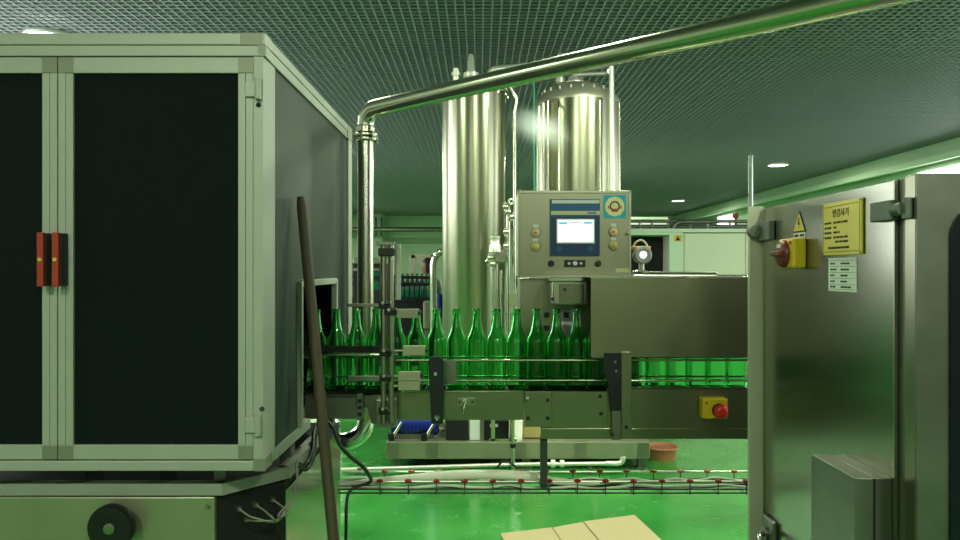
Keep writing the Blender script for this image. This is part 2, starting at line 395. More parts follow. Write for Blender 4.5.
def door(x0, x1, hx):
    d = MB().pbox(x0 + 8, x1 - 8, 64, 452, Y1 + .008, .006).build('door', 'door_black', en)
    g = MB()
    g.pbox(x0, x1, 57.2, 73, Y1 + .001, .02, .001); g.pbox(x0, x1, 445, 459.6, Y1 + .001, .02, .001)
    for a in (x0, x1 - 15): g.pbox(a, a + 7.3, 73, 445, Y1 + .001, .02, .0012); g.pbox(a + 7.6, a + 15, 73, 445, Y1 + .0015, .02, .0012)
    g.build('door_frame', 'alu', d)
    for a in (x0, x1 - 15):
        MB().pbox(a, a + 15, 57.4, 72.5, Y1 + .0002, .01).build('corner_piece', 'alu_dark', d)
        MB().pbox(a, a + 15, 445.5, 459.4, Y1 + .0002, .01).build('corner_piece', 'alu_dark', d)
    k = MB(); k.box(hx + .001, hx + .017, 1.5765, Y1 + .0035, Z_(286, 1.574), Z_(233, 1.574), .001)
    k.build('handle', 'black', d)
    k = MB(); k.box(hx, hx + .0138, 1.569, 1.5772, Z_(286.5, 1.574), Z_(232.5, 1.574), .0015)
    k.build('handle_grip', 'red', d)
    k = MB(); zc = Z_(259.5, 1.574); k.cyl((hx + .007, 1.5675, zc), (hx + .007, 1.572, zc), .0042, n=14)
    k.build('screw', 'brass', d)
    return d
dr = door(58, 253, -.9085)
dl = door(-138, 57, -.9405)
for py in (88.5, 425):
    h = MB(); h.pbox(245, 255, py - 7, py + 8, Y1 - .005, .009, .001)
    h.cyl(W(258, py + 11, Y1 - .006), W(258, py - 11, Y1 - .006), .0068, n=16, bev=.001); h.pbox(256, 261, py - 5, py + 8, Y1 - .004, .004, .001)
    h.build('hinge', 'alu', dr)

# base below the enclosure
BY = 1.66
AX, BX = X_(222, BY), -.462
ms = thing('machine_stand', 'dark machine stand with rail and steel front plate under the enclosure', 'machine stand', (-.95, 2.1, 0))
poly = [(XW, BY + .02), (X_(214, BY), BY + .02), (-.476, 1.80), (-.476, 2.5), (XW, 2.5)]
MB().prism([(x, y, 0) for x, y in poly], (0, 0, .985)).build('body', 'black_matt', ms)
r_ = MB(); z0, z1 = Z_(495.5, BY), Z_(484, BY)
def railseg(a, c, t=.03):
    a = Vector((*a, 0)); c = Vector((*c, 0)); d = (c - a).normalized(); n = Vector((-d.y, d.x, 0)) * t
    r_.prism([(a.x, a.y, z0), (c.x, c.y, z0), (c.x + n.x, c.y + n.y, z0), (a.x + n.x, a.y + n.y, z0)], (0, 0, z1 - z0))
railseg((XW, BY), (AX, BY)); railseg((AX, BY), (BX, 1.80)); railseg((BX, 1.80), (BX, 2.16))
r_.build('rail', 'alu_mid', ms)
for px in (-40, 84, 160, 215): MB().box(X_(px - 6, BY), X_(px + 6, BY), BY + .03, BY + .06, .985, ZB - .001).build('spacer_block', 'black_matt' if px < 200 else 'steel_dark', ms)
for x, y in ((-.5, 1.9), (-.5, 2.44), (XW + .06, 2.44)): MB().box(x - .015, x + .015, y, y + .04, .985, ZB - .001).build('spacer_block', 'steel_dark', ms)
MB().box(-.4755, -.4705, 1.803, 2.498, .02, .965, .001).build('side_plate', 'steel_door', ms, label='polished steel side plate reflecting the green floor')
k = MB(); k.box(XW, X_(213.5, BY), BY + .004, BY + .024, .05, Z_(497.5, BY), .003)
k.build('front_plate', 'skid_steel', ms)
k = MB()
for px in (208, -60): k.lathe([(.0, .005), (.004, .005), (.006, 0), (0, 0)], W(px, 507, BY + .0035), (0, -1, 0), 12)
k.build('plate_screw', 'steel', ms)
kn = MB(); c = W(119, 522, BY + .004)
kn.lathe([(0, 0), (.018, 0), (.018, .018), (.047, .02), (.0505, .026), (.0505, .04), (.047, .046), (.03, .047), (.016, .044), (0, .044)], c, (0, -1, 0), 40)
hw = kn.build('handwheel', 'black', ms)
MB().lathe([(0, .046), (.008, .046), (.0105, .043), (.012, .043), (.012, .047), (.006, .0485), (0, .0485)], c, (0, -1, 0), 20).build('hub_bolt', 'steel', hw)
# sockets + pale cables
k = MB(); sk = MB()
dch = Vector((-.476 - X_(214, BY), 1.80 - BY - .02, 0)).normalized(); nch = Vector((dch.y, -dch.x, 0))
def chpt(px, py):
    a = Vector((X_(214, BY), BY + .02, 0)); t = 0
    s = (px - 480) / F
    t = (s * a.y - a.x) / (dch.x - s * dch.y)
    p = a + dch * t
    return Vector((p.x, p.y, Z_(py, p.y)))
for px, py, sag in ((237, 508, 520), (254, 504, 519), (270.5, 499, 515)):
    p = chpt(px, py); sk.cyl(p, p + nch * .012, .0065, n=12)
    q = p + nch * .012
    e = W(290, 470, 1.78) + Vector((.006, 0, 0))
    k.tube([q, q + nch * .02 + Vector((.008, 0, -.008)), W(px + 18, sag - 2, 1.68), W(278, sag + 1, 1.70), W(292, 498, 1.74), W(297, 480, 1.76), W(296, 468, 1.79), W(298, 458, 1.86)], .0023, 8, 8)
p = chpt(244, 519); sk.cyl(p, p + nch * .012, .0065, n=12)
k.tube([p + nch * .012, W(262, 521, 1.68), W(280, 518, 1.7), W(294, 496, 1.74), W(298, 470, 1.8)], .0023, 8, 8)
sk.build('socket', 'steel_dark', ms); k.build('cable', 'cable_g', ms, label='grey drooping cables plugged into the base')

# cable bundle
k = MB()
for i in range(5):
    o = Vector((random.uniform(-.01, .01), random.uniform(-.01, .01), random.uniform(-.012, .012)))
    k.tube([W(289, 476, 1.84) + o, W(297, 464, 1.88) + o * .6, W(308, 465, 1.95) + o, W(315, 450, 2.0) + o, W(316, 432, 2.06) + o * .8, W(322, 424, 2.1) + o], .0045, 8, 8)
tag(k.build('cable_bundle', 'rubber'), 'bundle of black cables bunched beside the base, left of the dark pole', 'cables')
k = MB()
k.tube([W(326, 420, 2.12), W(333, 428, 2.1), W(340, 445, 2.08), W(352, 458, 2.08), W(364, 468, 2.1), W(371, 480, 2.2), W(366, 484, 2.24)], .0055, 10, 8)
k.tube([W(366, 484, 2.1), W(352, 489, 2.07), W(347, 500, 2.05), W(346, 530, 2.04), W(345, 600, 2.04)] + [Vector((X_(345, 2.04), 2.04, .008)), Vector((X_(345, 2.04) - .05, 2.06, .006))], .0045, 10, 6)
tag(k.build('black_hose', 'rubber'), 'black hose curling down from the conveyor right of the dark pole', 'hose')

# leaning pole
pole = thing('wooden_pole', 'long dark wooden pole leaning against the enclosure side', 'pole', (-.235, 1.74, 0))
p0, p1 = Vector((-.262, 1.74, .0)), W(299.5, 197, 1.87) + Vector((.004, 0, 0))
MB().tube([p0 + (p1 - p0) * t for t in (0, .25, .5, .75, .985, 1)], [.0145, .0145, .0142, .0138, .0132, .010], 16).build('shaft', 'wood', pole)
q = p0 + (p1 - p0) * .70
MB().tube([q, q + (p1 - p0) * .012], .0152, 16).build('collar', 'wood', pole)

# ------------------------------------------------------------------ big transfer pipe
tp = thing('steel_pipe', 'thick polished steel pipe rising beside the enclosure and crossing below ceiling', 'pipe', (-.40, 2.6, .9))
PX, PY, PR = -.402, 2.6, .029
dirh = Vector((1.04, -.845, 0)).normalized()
zt = 2.063; R = .055
up = arc(Vector((PX, PY, zt - R)) + dirh * R, R, PI, PI / 2, dirh, (0, 0, 1), 12)
MB().tube(up + [Vector((PX, PY, zt + .0157 * t)) + dirh * t for t in (.3, .8, 1.4, 2.2)], PR, 32).build('horizontal_run', 'pipe', tp)
MB().tube([Vector((PX, PY, zt - R - .005)), Vector((PX, PY, .97))], PR - .001, 32).build('riser', 'pipe', tp)
low = arc(Vector((PX - .07, PY, .97)), .07, 0, -PI / 2, (1, 0, 0), (0, 0, 1), 12)
MB().tube(low, PR + .002, 32).build('lower_elbow', 'chrome', tp)
MB().tube([Vector((PX - .065, PY, .9)), Vector((-.56, PY, .9)), Vector((-.62, PY - .01, .9)), Vector((-.65, PY - .04, .9)), Vector((-.655, 2.503, .9))], PR, 24, 4).build('inlet', 'chrome', tp)
fl = MB(); zc = Z_(136.5, PY)
fl.lathe([(PR, 0), (.036, 0), (.042, .004), (.042, .010), (.036, .014), (PR, .014)], (PX, PY, zc - .018), (0, 0, 1), 32)
fl.lathe([(PR, 0), (.036, 0), (.042, .004), (.042, .010), (.036, .014), (PR, .014)], (PX, PY, zc - .003), (0, 0, 1), 32)
fl.lathe([(PR, 0), (.034, .002), (.034, .02), (PR, .022)], (PX, PY, zc + .012), (0, 0, 1), 32)
fl.build('flange', 'pipe', tp)
k = MB()
for a in range(6):
    x = PX + .039 * math.cos(a * PI / 3 + .3); y = PY + .039 * math.sin(a * PI / 3 + .3)
    k.cyl((x, y, zc - .022), (x, y, zc + .016), .004, n=8)
k.build('flange_bolt', 'steel_dark', tp)

# ------------------------------------------------------------------ conveyor
YC = 2.3; CY0, CY1 = 2.2, 2.4
ZBELT = 1.133
cv = thing('conveyor', 'stainless bottle conveyor running from the enclosure to the steel cabinet', 'conveyor', (.2, YC, .9))
XA, XB = -.62, 1.22
b = MB(); b.box(XA, XB, CY0 + .03, CY1 - .03, ZBELT - .016, ZBELT - .001)
x = XA + .02
while x < XB:
    b.box(x - .0265, x + .0015, CY0 + .035, CY1 - .035, ZBELT - .003, ZBELT, .0008); x += .03
b.build('belt', 'belt', cv)
def plate(px0, px1, py0, py1, m='steel_h', Y=CY0, d=.006, name='side_plate', bev=.001):
    return MB().pbox(px0, px1, py0, py1, Y, d, bev).build(name, m, cv)
p = MB(); p.pbox(395, 524, 392, 420, CY0, .008, .001); p.box(X_(395, CY0), X_(524, CY0), CY0, CY0 + .034, Z_(392, CY0) - .003, Z_(392, CY0) + .001, .0008); p.build('side_plate', 'steel_h', cv)
p = MB(); p.pbox(305, 356, 396, 419, CY0 - .01, .008, .001); p.box(X_(305, CY0), X_(356, CY0), CY0 - .01, CY0 + .03, Z_(396, CY0) - .002, Z_(396, CY0) + .001); p.build('side_plate', 'steel_dark', cv)
p = MB(); p.pbox(356.5, 363, 394, 420, CY0 - .012, .012, .001); p.build('joint_plate', 'steel_dark', cv)
p = MB(); p.prism([W(363, 396, CY0), W(395, 394, CY0), W(395, 420, CY0), W(372, 424, CY0)], (0, .008, 0)); p.build('side_plate', 'steel_dark', cv)
plate(524.4, 551.8, 391.6, 427, Y=CY0 - .004)
p = MB(); p.prism([W(552, 391.6, CY0 - .004), W(607, 391.6, CY0 - .004), W(607, 438, CY0 - .004), W(545, 438, CY0 - .004), W(541, 427.5, CY0 - .004), W(552, 427.5, CY0 - .004)], (0, .008, 0)); p.build('side_plate', 'steel_h', cv)
p = MB(); p.box(X_(541, CY0), XB, CY0 - .007, CY0 + .02, Z_(438.5, CY0), Z_(428, CY0), .001); p.build('lower_beam', 'steel_h', cv)
p = MB(); p.box(X_(607, CY0), XB, CY0 - .003, CY0 + .006, Z_(429, CY0), Z_(388, CY0), .001); p.box(X_(607, CY0), XB, CY0 - .003, CY0 + .034, Z_(388, CY0) - .003, Z_(388, CY0) + .0005); p.build('side_plate', 'steel_h', cv)
p = MB(); p.box(XA, XB, CY1 - .008, CY1, Z_(420, CY0), ZBELT + .003, .001)
for xx in (-.55, -.25, .05, .35, .7, 1.05): p.box(xx - .02, xx + .02, CY0 + .004, CY1 - .004, 1.06, 1.09)
p.build('rear_plate', 'steel_h', cv)
for px, py in ((547.6, 400), (528, 418), (547.6, 418), (600, 396), (601, 413.5), (626, 429)):
    MB().lathe([(0, .004), (.003, .004), (.006, .003), (.006, 0), (0, 0)], W(px, py, CY0 - .0045), (0, -1, 0), 12).build('bolt', 'black', cv)
for py in (401, 407.5, 414): MB().lathe([(0, .004), (.003, .004), (.006, .003), (.006, 0), (0, 0)], W(360, py, CY0 - .012), (0, -1, 0), 12).build('bolt', 'black', cv)
MB().lathe([(0, .005), (.006, .005), (.009, .003), (.009, 0), (0, 0)], W(527.6, 399.5, CY0 - .0045), (0, -1, 0), 16).build('cap_screw', 'steel_dark', cv)
# latch
lt = MB().pbox(457, 475, 398, 406, CY0 - .003, .004, .0008).build('latch_plate', 'steel', cv)
MB().cyl(W(459.5, 402, CY0 - .007), W(459.5, 402, CY0), .004, n=10).cyl(W(472.5, 402, CY0 - .007), W(472.5, 402, CY0), .004, n=10).build('screw', 'black', lt)
MB().cyl(W(465, 401, CY0 - .012), W(465, 401, CY0), .006, n=12).tube([W(465, 401, CY0 - .012), W(464.5, 405, CY0 - .02), W(463, 413, CY0 - .02)], .003, 10).build('lever', 'chrome', lt)
# guide rails
def rail(z, Y, r, x0, x1, m='pipe'): MB().cyl((x0, Y, z), (x1, Y, z), r, n=14, bev=.0008).build('guide_rail', m, cv)
ZR1, ZR2 = Z_(360.3, 2.255), Z_(380.5, 2.255)
rail(ZR1, 2.258, .0035, X_(395, 2.255), XB); rail(ZR2, 2.258, .0035, X_(395, 2.255), XB)
rail(ZR1, 2.342, .0035, XA, XB); rail(ZR2, 2.342, .0035, XA, XB)
MB().pbox(303, 385, 346, 352.3, 2.255, .006, .001).build('guide_strip', 'black', cv)
rail(Z_(354.7, 2.25), 2.254, .0055, X_(300, 2.25), X_(398, 2.25)); 
rail(Z_(381, 2.25), 2.254, .0035, X_(345, 2.25), X_(400, 2.25))
# brackets
k = MB(); k.prism([W(428, 361, 2.17), W(432, 357, 2.17), W(440, 357, 2.17), W(444, 361, 2.17), W(443, 424, 2.17), W(431.5, 424, 2.17)], (0, .026, 0))
k.box(X_(431, 2.2), X_(441, 2.2), 2.19, 2.256, ZR1 - .006, ZR1 + .006); k.box(X_(431, 2.2), X_(441, 2.2), 2.19, 2.256, ZR2 - .006, ZR2 + .006)
rb = k.build('rail_bracket', 'black', cv)
MB().lathe([(0, .007), (.004, .008), (.009, .005), (.009, 0), (0, 0)], W(437, 418, 2.17), (0, -1, 0), 16).lathe([(0, .006), (.005, .005), (.006, 0), (0, 0)], W(435.5, 374, 2.17), (0, -1, 0), 12).build('bracket_bolt', 'chrome', rb)
MB().pbox(445, 456, 360, 383.5, 2.235, .012, .001).build('rail_block', 'steel_dark', cv)
k = MB(); k.prism([W(604, 353, 2.18), W(621, 353, 2.18), W(621, 411, 2.18), W(611, 411, 2.18), W(608, 380, 2.18), W(604, 372, 2.18)], (0, .012, 0)); MB().pbox(612, 621, 411, 440, 2.182, .008, .001).build('bracket_foot', 'steel_dark', cv)
k.box(X_(608, 2.2), X_(620, 2.2), 2.19, 2.256, ZR1 - .006, ZR1 + .006); k.box(X_(608, 2.2), X_(620, 2.2), 2.19, 2.256, ZR2 - .006, ZR2 + .006)
rb = k.build('rail_bracket', 'black', cv)
MB().lathe([(0, .006), (.004, .006), (.005, 0), (0, 0)], W(615, 362, 2.18), (0, -1, 0), 12).lathe([(0, .006), (.004, .006), (.005, 0), (0, 0)], W(616, 371, 2.18), (0, -1, 0), 12).build('bracket_bolt', 'steel_dark', rb)
MB().pbox(621.5, 631.5, 352, 438, 2.176, .01, .001).build('upright_strip', 'steel_h', cv)
k = MB()
for px in (612, 626): k.lathe([(0, .004), (.003, .004), (.006, .003), (.006, 0), (0, 0)], W(px, 427 if px > 620 else 434, 2.176), (0, -1, 0), 12)
k.build('strip_bolt', 'black', cv)
# legs hidden left and right
for xx in (-.58, 1.15):
    for yy in (CY0 + .02, CY1 - .05): MB().box(xx - .02, xx + .02, yy, yy + .03, .99 if xx < 0 else 0, 1.06).build('leg', 'steel_dark', cv)
# hanger post
hg = MB().pbox(540.5, 547.5, 436, 486, CY0 + .01, .02, .001); hg.box(X_(541, CY0), X_(547, CY0), CY0 + .01, CY0 + .2, .845, .853)
hg.build('hanger_post', 'dark_paint', cv)
hg = MB().box(1.05, 1.08, CY0 + .02, CY0 + .04, .846, 1.0); hg.box(1.05, 1.08, CY0 + .02, CY0 + .2, .845, .853)
hg.build('hanger_post', 'dark_paint', cv)

# ------------------------------------------------------------------ bottles
outer = [(.0, .004), (.012, .003), (.022, 0), (.0275, .0008), (.0305, .005), (.0308, .03), (.0308, .143), (.0303, .150), (.0281, .157), (.0246, .164), (.0212, .171), (.0183, .180), (.0157, .192), (.0137, .206), (.0120, .222), (.0112, .2325), (.0131, .2345), (.0134, .239), (.0130, .2425), (.0120, .246), (.0100, .246)]
inner = [(.0086, .243), (.0084, .229), (.0093, .222), (.0110, .206), (.0130, .192), (.0156, .180), (.0186, .1705), (.0220, .163), (.0254, .156), (.0272, .149), (.0280, .142), (.0280, .03), (.0275, .011), (.024, .008), (.012, .009), (0, .010)]
bm0 = MB().lathe(outer + inner, (0, 0, 0), (0, 0, 1), 36)
bot0 = bm0.build('bottle', 'glass', loc=(0, 0, 0))
ORD = ['first', 'second', 'third', 'fourth', 'fifth', 'sixth', 'seventh', 'eighth']
def bottle_label(k):
    if k == 0: return 'green glass bottle directly behind the black rail bracket on the conveyor'
    if 1 <= k <= 6: return '%s green glass bottle right of the black rail bracket on the conveyor' % ORD[k - 1]
    if k == 7: return 'shaded green bottle at the left edge of the steel guard'
    if k == 8: return 'green bottle under the guard left corner, just left of the dark upright bracket'
    if k == 9: return 'green bottle mostly hidden behind the dark upright bracket at the guard'
    if 10 <= k <= 15: return 'green bottle body showing under the steel guard, %s right of the upright bracket' % ORD[k - 10]
    if k == -1: return 'green bottle just left of the black rail bracket, beside the grey sensors'
    if k == -2: return 'green bottle just right of the twin sensor posts'
    if k == -3: return 'green bottle standing behind the twin sensor posts'
    if k == -4: return 'green bottle in front of the big steel riser pipe'
    if k == -5: return 'green bottle standing in the enclosure side opening'
    if k == -6: return 'green bottle behind the dark leaning pole, just inside the enclosure opening'
    if k == -7: return 'dim green bottle deepest inside the enclosure opening'
    return None
first = True
for k in range(-6, 16):
    px = 436.6 + 20.02 * k + random.uniform(-.06, .06)
    o = bot0 if first else bot0.copy()
    if not first: C.objects.link(o)
    first = False
    o.location = (X_(px, YC), YC + random.uniform(-.003, .003), ZBELT + .0003); o.rotation_euler = (0, 0, random.uniform(0, 6))
    tag(o, bottle_label(k), 'bottle', 'green bottles on the conveyor')

# ------------------------------------------------------------------ sensor stand
YS = 2.14
ss = thing('sensor_stand', 'twin-post sensor stand with black clamps and grey sensors', 'sensor stand', W(387, 425, YS))
for px0, px1 in ((380.6, 386.4), (388.4, 394)):
    c0 = W((px0 + px1) / 2, 243, YS); c1 = W((px0 + px1) / 2, 423, YS)
    MB().cyl(c1, c0, (px1 - px0) / 2 * YS / F, n=18, bev=.001).build('post', 'steel', ss)
MB().pbox(376, 394.5, 241.5, 245, YS - .012, .024, .001).build('top_cap', 'steel_dark', ss)
MB().pbox(378, 394, 248, 256, YS - .018, .036, .003).build('clamp', 'black', ss)
for px, py in ((385, 304.5), (391, 311.5), (386, 352), (386, 377), (385, 410)):
    k = MB(); c = W(px, py, YS); w = .017
    k.box(c.x - w, c.x + w, YS - .016, YS + .016, c.z - .011, c.z + .011, .004); cl = k.build('clamp', 'black', ss)
    MB().tube([c + Vector((.004, -.016, .002)), c + Vector((.008, -.027, .006)), c + Vector((.02, -.031, .007))], .003, 8, 4).cyl(c + Vector((-.004, -.02, .006)), c + Vector((-.004, -.012, .006)), .005, n=10).build('clamp_lever', 'chrome', cl)
for a, c, py, t in ((347, 380, 305.3, 1.6), (348, 381, 378.5, 2.4)):
    MB().pbox(a, c, py - t, py + t, YS, .008, .001).build('cross_bar', 'steel_dark', ss)
MB().pbox(395, 400.5, 244, 300, YS + .02, .012, .001).build('side_post', 'alu', ss)
MB().pbox(376, 396, 400, 428, YS + .01, .05, .002).build('base_bracket', 'steel_dark', ss)
for x0, x1, y0, y1 in ((396, 418, 309, 318), (403, 425, 346, 355.5), (398, 420, 372, 380.2), (398, 420, 381.4, 390.5)):
    k = MB().pbox(x0, x1, y0, y1, YS - .005, .02, .0015); k.cyl(W(390, (y0 + y1) / 2, YS + .004), W(x0 + 2, (y0 + y1) / 2, YS + .004), .003, n=8)
    s_ = k.build('sensor', 'sensor_grey' if y0 > 320 else 'steel', ss)
    MB().pbox(x1 + .1, x1 + 3, (y0 + y1) / 2 - 1.8, (y0 + y1) / 2 + 1.8, YS - .001, .012, .001).build('lens', 'black', s_)

# ------------------------------------------------------------------ guard over the right of the conveyor
g = thing('steel_guard', 'wide plain stainless guard plate over the conveyor', 'guard', W(668, 357, 2.2))
YG = 2.185
k = MB(); k.box(X_(591, YG), XB, YG, YG + .003, Z_(357, YG), Z_(277, YG))
k.box(X_(591, YG), XB, YG, YG + .24, Z_(277, YG) - .002, Z_(277, YG) + .0012)
k.box(X_(591, YG), XB, YG + .237, YG + .24, Z_(330, YG), Z_(277, YG))
k.build('shell', 'steel_h', g)
MB().box(X_(591, YG), XB, YG - .001, YG + .004, Z_(278.2, YG), Z_(276.4, YG), .0005).build('top_edge', 'chrome', g)
MB().pbox(592, 604, 350, 358, YG + .004, .05).box(X_(606, YG), X_(622, YG), YG + .003, YG + .02, Z_(358, YG), Z_(345, YG)).build('mount', 'steel_dark', g)

# ------------------------------------------------------------------ inspection housing behind bottles
ih = thing('inspection_housing', 'flat steel inspection housing behind the bottles, under the control panel', 'machine housing', W(560, 390, 2.44))
MB().box(X_(520, 2.43), X_(640, 2.43), 2.43, 2.62, 1.06, Z_(278.5, 2.43), .002).build('body', 'steel_h', ih)
k = MB()
k.pbox(552, 588, 281, 305, 2.30, .12, .006); hb = k.build('sensor_box', 'steel', ih)
MB().pbox(559, 584, 284, 303, 2.298, .003, .002).build('cover', 'steel_door', hb)
MB().cyl(W(565, 289.5, 2.294), W(565, 289.5, 2.30), .005, n=12).cyl(W(552.5, 299, 2.298), W(552.5, 299, 2.31), .006, n=12).build('knob', 'black', hb)
MB().pbox(549, 590, 277.6, 281, 2.29, .13, .001).build('shelf', 'chrome', ih)
pts = [W(555, 306, 2.424), W(575, 306, 2.424), W(573, 331, 2.424)] + [W(567 + 6 * math.cos(a), 331 + 6 * math.sin(a), 2.424) for a in (0.3, .8, 1.3, 1.8, 2.3, 2.8)] + [W(561, 331, 2.424), W(558, 312, 2.424)]
MB().prism(pts, (0, .006, 0)).build('bracket', 'silver', ih)
k = MB()
for px, py in ((547, 315), (547, 328), (566.5, 315)): k.pbox(px - 2.6, px + 2.6, py - 2.6, py + 2.6, 2.415, .014, .001)
k.build('fastener', 'black', ih)

# ------------------------------------------------------------------ control panel
YP = 2.40
cp = thing('control_box', 'stainless control box with a lit touch screen', 'control panel', W(574, 277, YP + .08))
MB().pbox(518.5, 630, 191.5, 277, YP, .16, .003).build('box', 'steel_h', cp)
k = MB(); k.pbox(517.5, 631, 190.5, 193, YP - .004, .01, .001); k.pbox(517.5, 519.3, 191, 277, YP - .004, .01, .001); k.pbox(629, 631.2, 191, 277, YP - .004, .01, .001); k.pbox(517.5, 631, 275.4, 277.4, YP - .004, .01, .001)
k.build('door_edge', 'steel', cp)
hm = MB().pbox(550, 600, 199, 256, YP - .008, .01, .002).build('touch_screen', 'hmi', cp)
MB().pbox(552, 599.5, 200, 203.4, YP - .0095, .003).build('silver_strip', 'silver', hm)
MB().pbox(551, 600, 211, 214.8, YP - .0095, .003).build('name_strip', 'creamstrip', hm)
k = MB()
for i in range(7): k.pbox(587.5 + i * 1.35, 588.4 + i * 1.35, 212 - .1 * (i % 2), 213.8, YP - .0102, .001)
k.build('lettering', 'blue', hm)
MB().pbox(551, 599.5, 216.5, 255, YP - .0085, .002).build('bezel', 'hmi_dark', hm)
MB().pbox(556.5, 594.8, 218.8, 243.6, YP - .0105, .003, .001).build('screen_frame', 'silver', hm)
MB().pbox(557.8, 593.4, 220, 242, YP - .0112, .002).build('screen', 'screen', hm)
MB().pbox(558.6, 567.5, 222, 224.4, YP - .0116, .001).pbox(583.5, 592, 221.6, 224, YP - .0116, .001).build('screen_header', 'screen_blue', hm)
k = MB().pbox(569.5, 582, 222.2, 223.2, YP - .0116, .001)
for yy in (229, 233, 237): k.pbox(561, 590, yy, yy + .35, YP - .0116, .001)
k.build('screen_text', 'screen_grey', hm)
k = MB()
for px in (559.5, 590.5): k.cyl(W(px, 248.6, YP - .0096), W(px, 248.6, YP - .006), .0095, n=20)
k.build('key_pad', 'hmi', hm)
for px, py, m in ((535.6, 232.4, 'button_p'), (535.6, 246.4, 'button_y'), (613.6, 231.6, 'button_p'), (613.6, 245.2, 'button_y')):
    c = W(px, py, YP)
    bt = MB().lathe([(.0, .012), (.012, .012), (.012, .008), (.015, .008), (.017, .005), (.017, 0), (0, 0)], c, (0, -1, 0), 24).build('push_button', 'steel', cp)
    MB().lathe([(0, .0165), (.008, .016), (.0115, .013), (.0115, .009), (0, .009)], c, (0, -1, 0), 20).build('button_lens', m, bt)
    MB().pbox(px - 1.6, px + 1.4, py - .6, py + 1.2, YP - .0175, .002).build('button_mark', 'red_print' if m == 'button_p' else 'ochre', bt)
    MB().pbox(px - 2.6, px + 2.6, py - 8.2, py - 4.6, YP - .004, .005, .001).build('tag_holder', 'silver', bt)
for px in (551, 598):
    c = W(px, 263.6, YP); MB().lathe([(0, .02), (.007, .02), (.0085, .017), (.0085, .004), (.0105, .003), (.0105, 0), (0, 0)], c, (0, -1, 0), 20).build('selector_knob', 'black', cp)
kb = MB().pbox(564.5, 585.5, 260, 267, YP - .006, .008, .001).build('key_switch_plate', 'black', cp)
for px, r in ((569, .0045), (575, .008), (581, .0045)): MB().lathe([(0, .006), (r * .8, .006), (r, .003), (r, 0), (0, 0)], W(px, 263.5, YP - .005), (0, -1, 0), 18).build('indicator', 'silver', kb)
MB().pbox(616, 629, 268.4, 272.4, YP - .003, .004).build('label_plate', 'creamstrip', cp)
MB().lathe([(0, .012), (.006, .012), (.007, .009), (.007, 0), (0, 0)], W(628, 232.5, YP - .002), (0, -1, 0), 16).build('lock', 'chrome', cp)
# sticker
st = MB().pbox(603.4, 626.2, 195, 218.2, YP - .0012, .0014)
stk = st.build('emblem_sticker', 'sky_sticker', cp)
c = W(614.8, 206.5, YP - .0016); r = 9.9 / F * YP
MB().prism([c + Vector((r * math.cos(PI / 10 * (2 * i + 1)), 0, r * 1.02 * math.sin(PI / 10 * (2 * i + 1)))) for i in range(10)], (0, .0008, 0)).build('emblem_ground', 'cream_sticker', stk)
MB().ring(c + Vector((0, -.0002, .0012)), (0, 1, 0), .0145, .0026, 24, 6).build('emblem_ring', 'grey_print', stk)
k = MB()
for dx in (-6.2, -4.4, 4.6, 6.3): k.pbox(614.8 + dx - .6, 614.8 + dx + .7, 205.6, 208.8, YP - .0022, .0006)
q = lambda px, py: W(px, py, YP - .0032)
k.prism([q(611.2, 207.6), q(613.4, 209), q(614.8, 208.2), q(616.4, 209), q(618.6, 207.6), q(618, 211.4), q(615.6, 212.2), q(614.8, 211.2), q(613.8, 212.2), q(611.6, 211.4)], (0, .0008, 0))
k.build('emblem_mark', 'red_print', stk)

# ------------------------------------------------------------------ flow transmitter
YM = 2.5
fm = thing('flow_transmitter', 'white and orange flow transmitter with round display beside the control panel', 'transmitter', W(641, 277, YM))
c = W(641.5, 255, YM)
hd = MB().lathe([(0, -.03), (.02, -.03), (.027, -.022), (.027, .012), (.030, .014), (.030, .026), (.026, .030), (.020, .030), (.019, .026), (0, .026)], c, (0, -1, 0), 32).build('housing', 'alu', fm)
MB().cyl(c + Vector((0, -.0275, 0)), c + Vector((0, -.024, 0)), .0125, n=24).build('display', 'screen', hd)
MB().box(c.x - .034, c.x + .03, YM - .012, YM + .03, c.z + .018, c.z + .03, .004).build('cover', 'orange', fm)
MB().tube([c + Vector((-.03, 0, .02)), c + Vector((-.02, 0, .042)), c + Vector((0, 0, .05)), c + Vector((.016, 0, .038)), c + Vector((.02, 0, .026))], .003, 8, 6).build('cable_loop', 'cable_w', fm)
MB().cyl(c + Vector((0, 0, -.052)), c + Vector((0, 0, -.026)), .009, n=16).box(c.x - .014, c.x + .014, YM - .012, YM + .012, c.z - .068, c.z - .05, .003).build('neck', 'steel', fm)
MB().cyl((X_(641.5, YM), YM, c.z - .072), (X_(641.5, YM) + .25, YM, c.z - .072), .016, n=20).cyl((X_(641.5, YM) - .03, YM, c.z - .072), (X_(641.5, YM), YM, c.z - .072), .02, n=20).build('flow_tube', 'pipe', fm)

# emergency stop
es = thing('emergency_stop', 'yellow emergency stop box with red button on the conveyor side', 'emergency stop', W(715, 419, CY0))
MB().pbox(702.5, 728, 398.5, 419, CY0 - .04, .037, .004).build('box', 'yellow', es)
c = W(719, 410.6, CY0 - .04)
MB().lathe([(0, .03), (.012, .029), (.0195, .024), (.0215, .018), (.020, .012), (.012, .010), (.010, 0), (0, 0)], c, (0, -1, 0), 28).build('button', 'redbtn', es)
MB().lathe([(.016, .003), (.021, .003), (.021, 0), (.016, 0), (.016, .003)], c, (0, -1, 0), 24).build('collar', 'black', es)
k = MB()
for px, py in ((706.5, 403), (724.5, 417)): k.cyl(W(px, py, CY0 - .0415), W(px, py, CY0 - .035), .003, n=10)
k.build('screw', 'black', es)

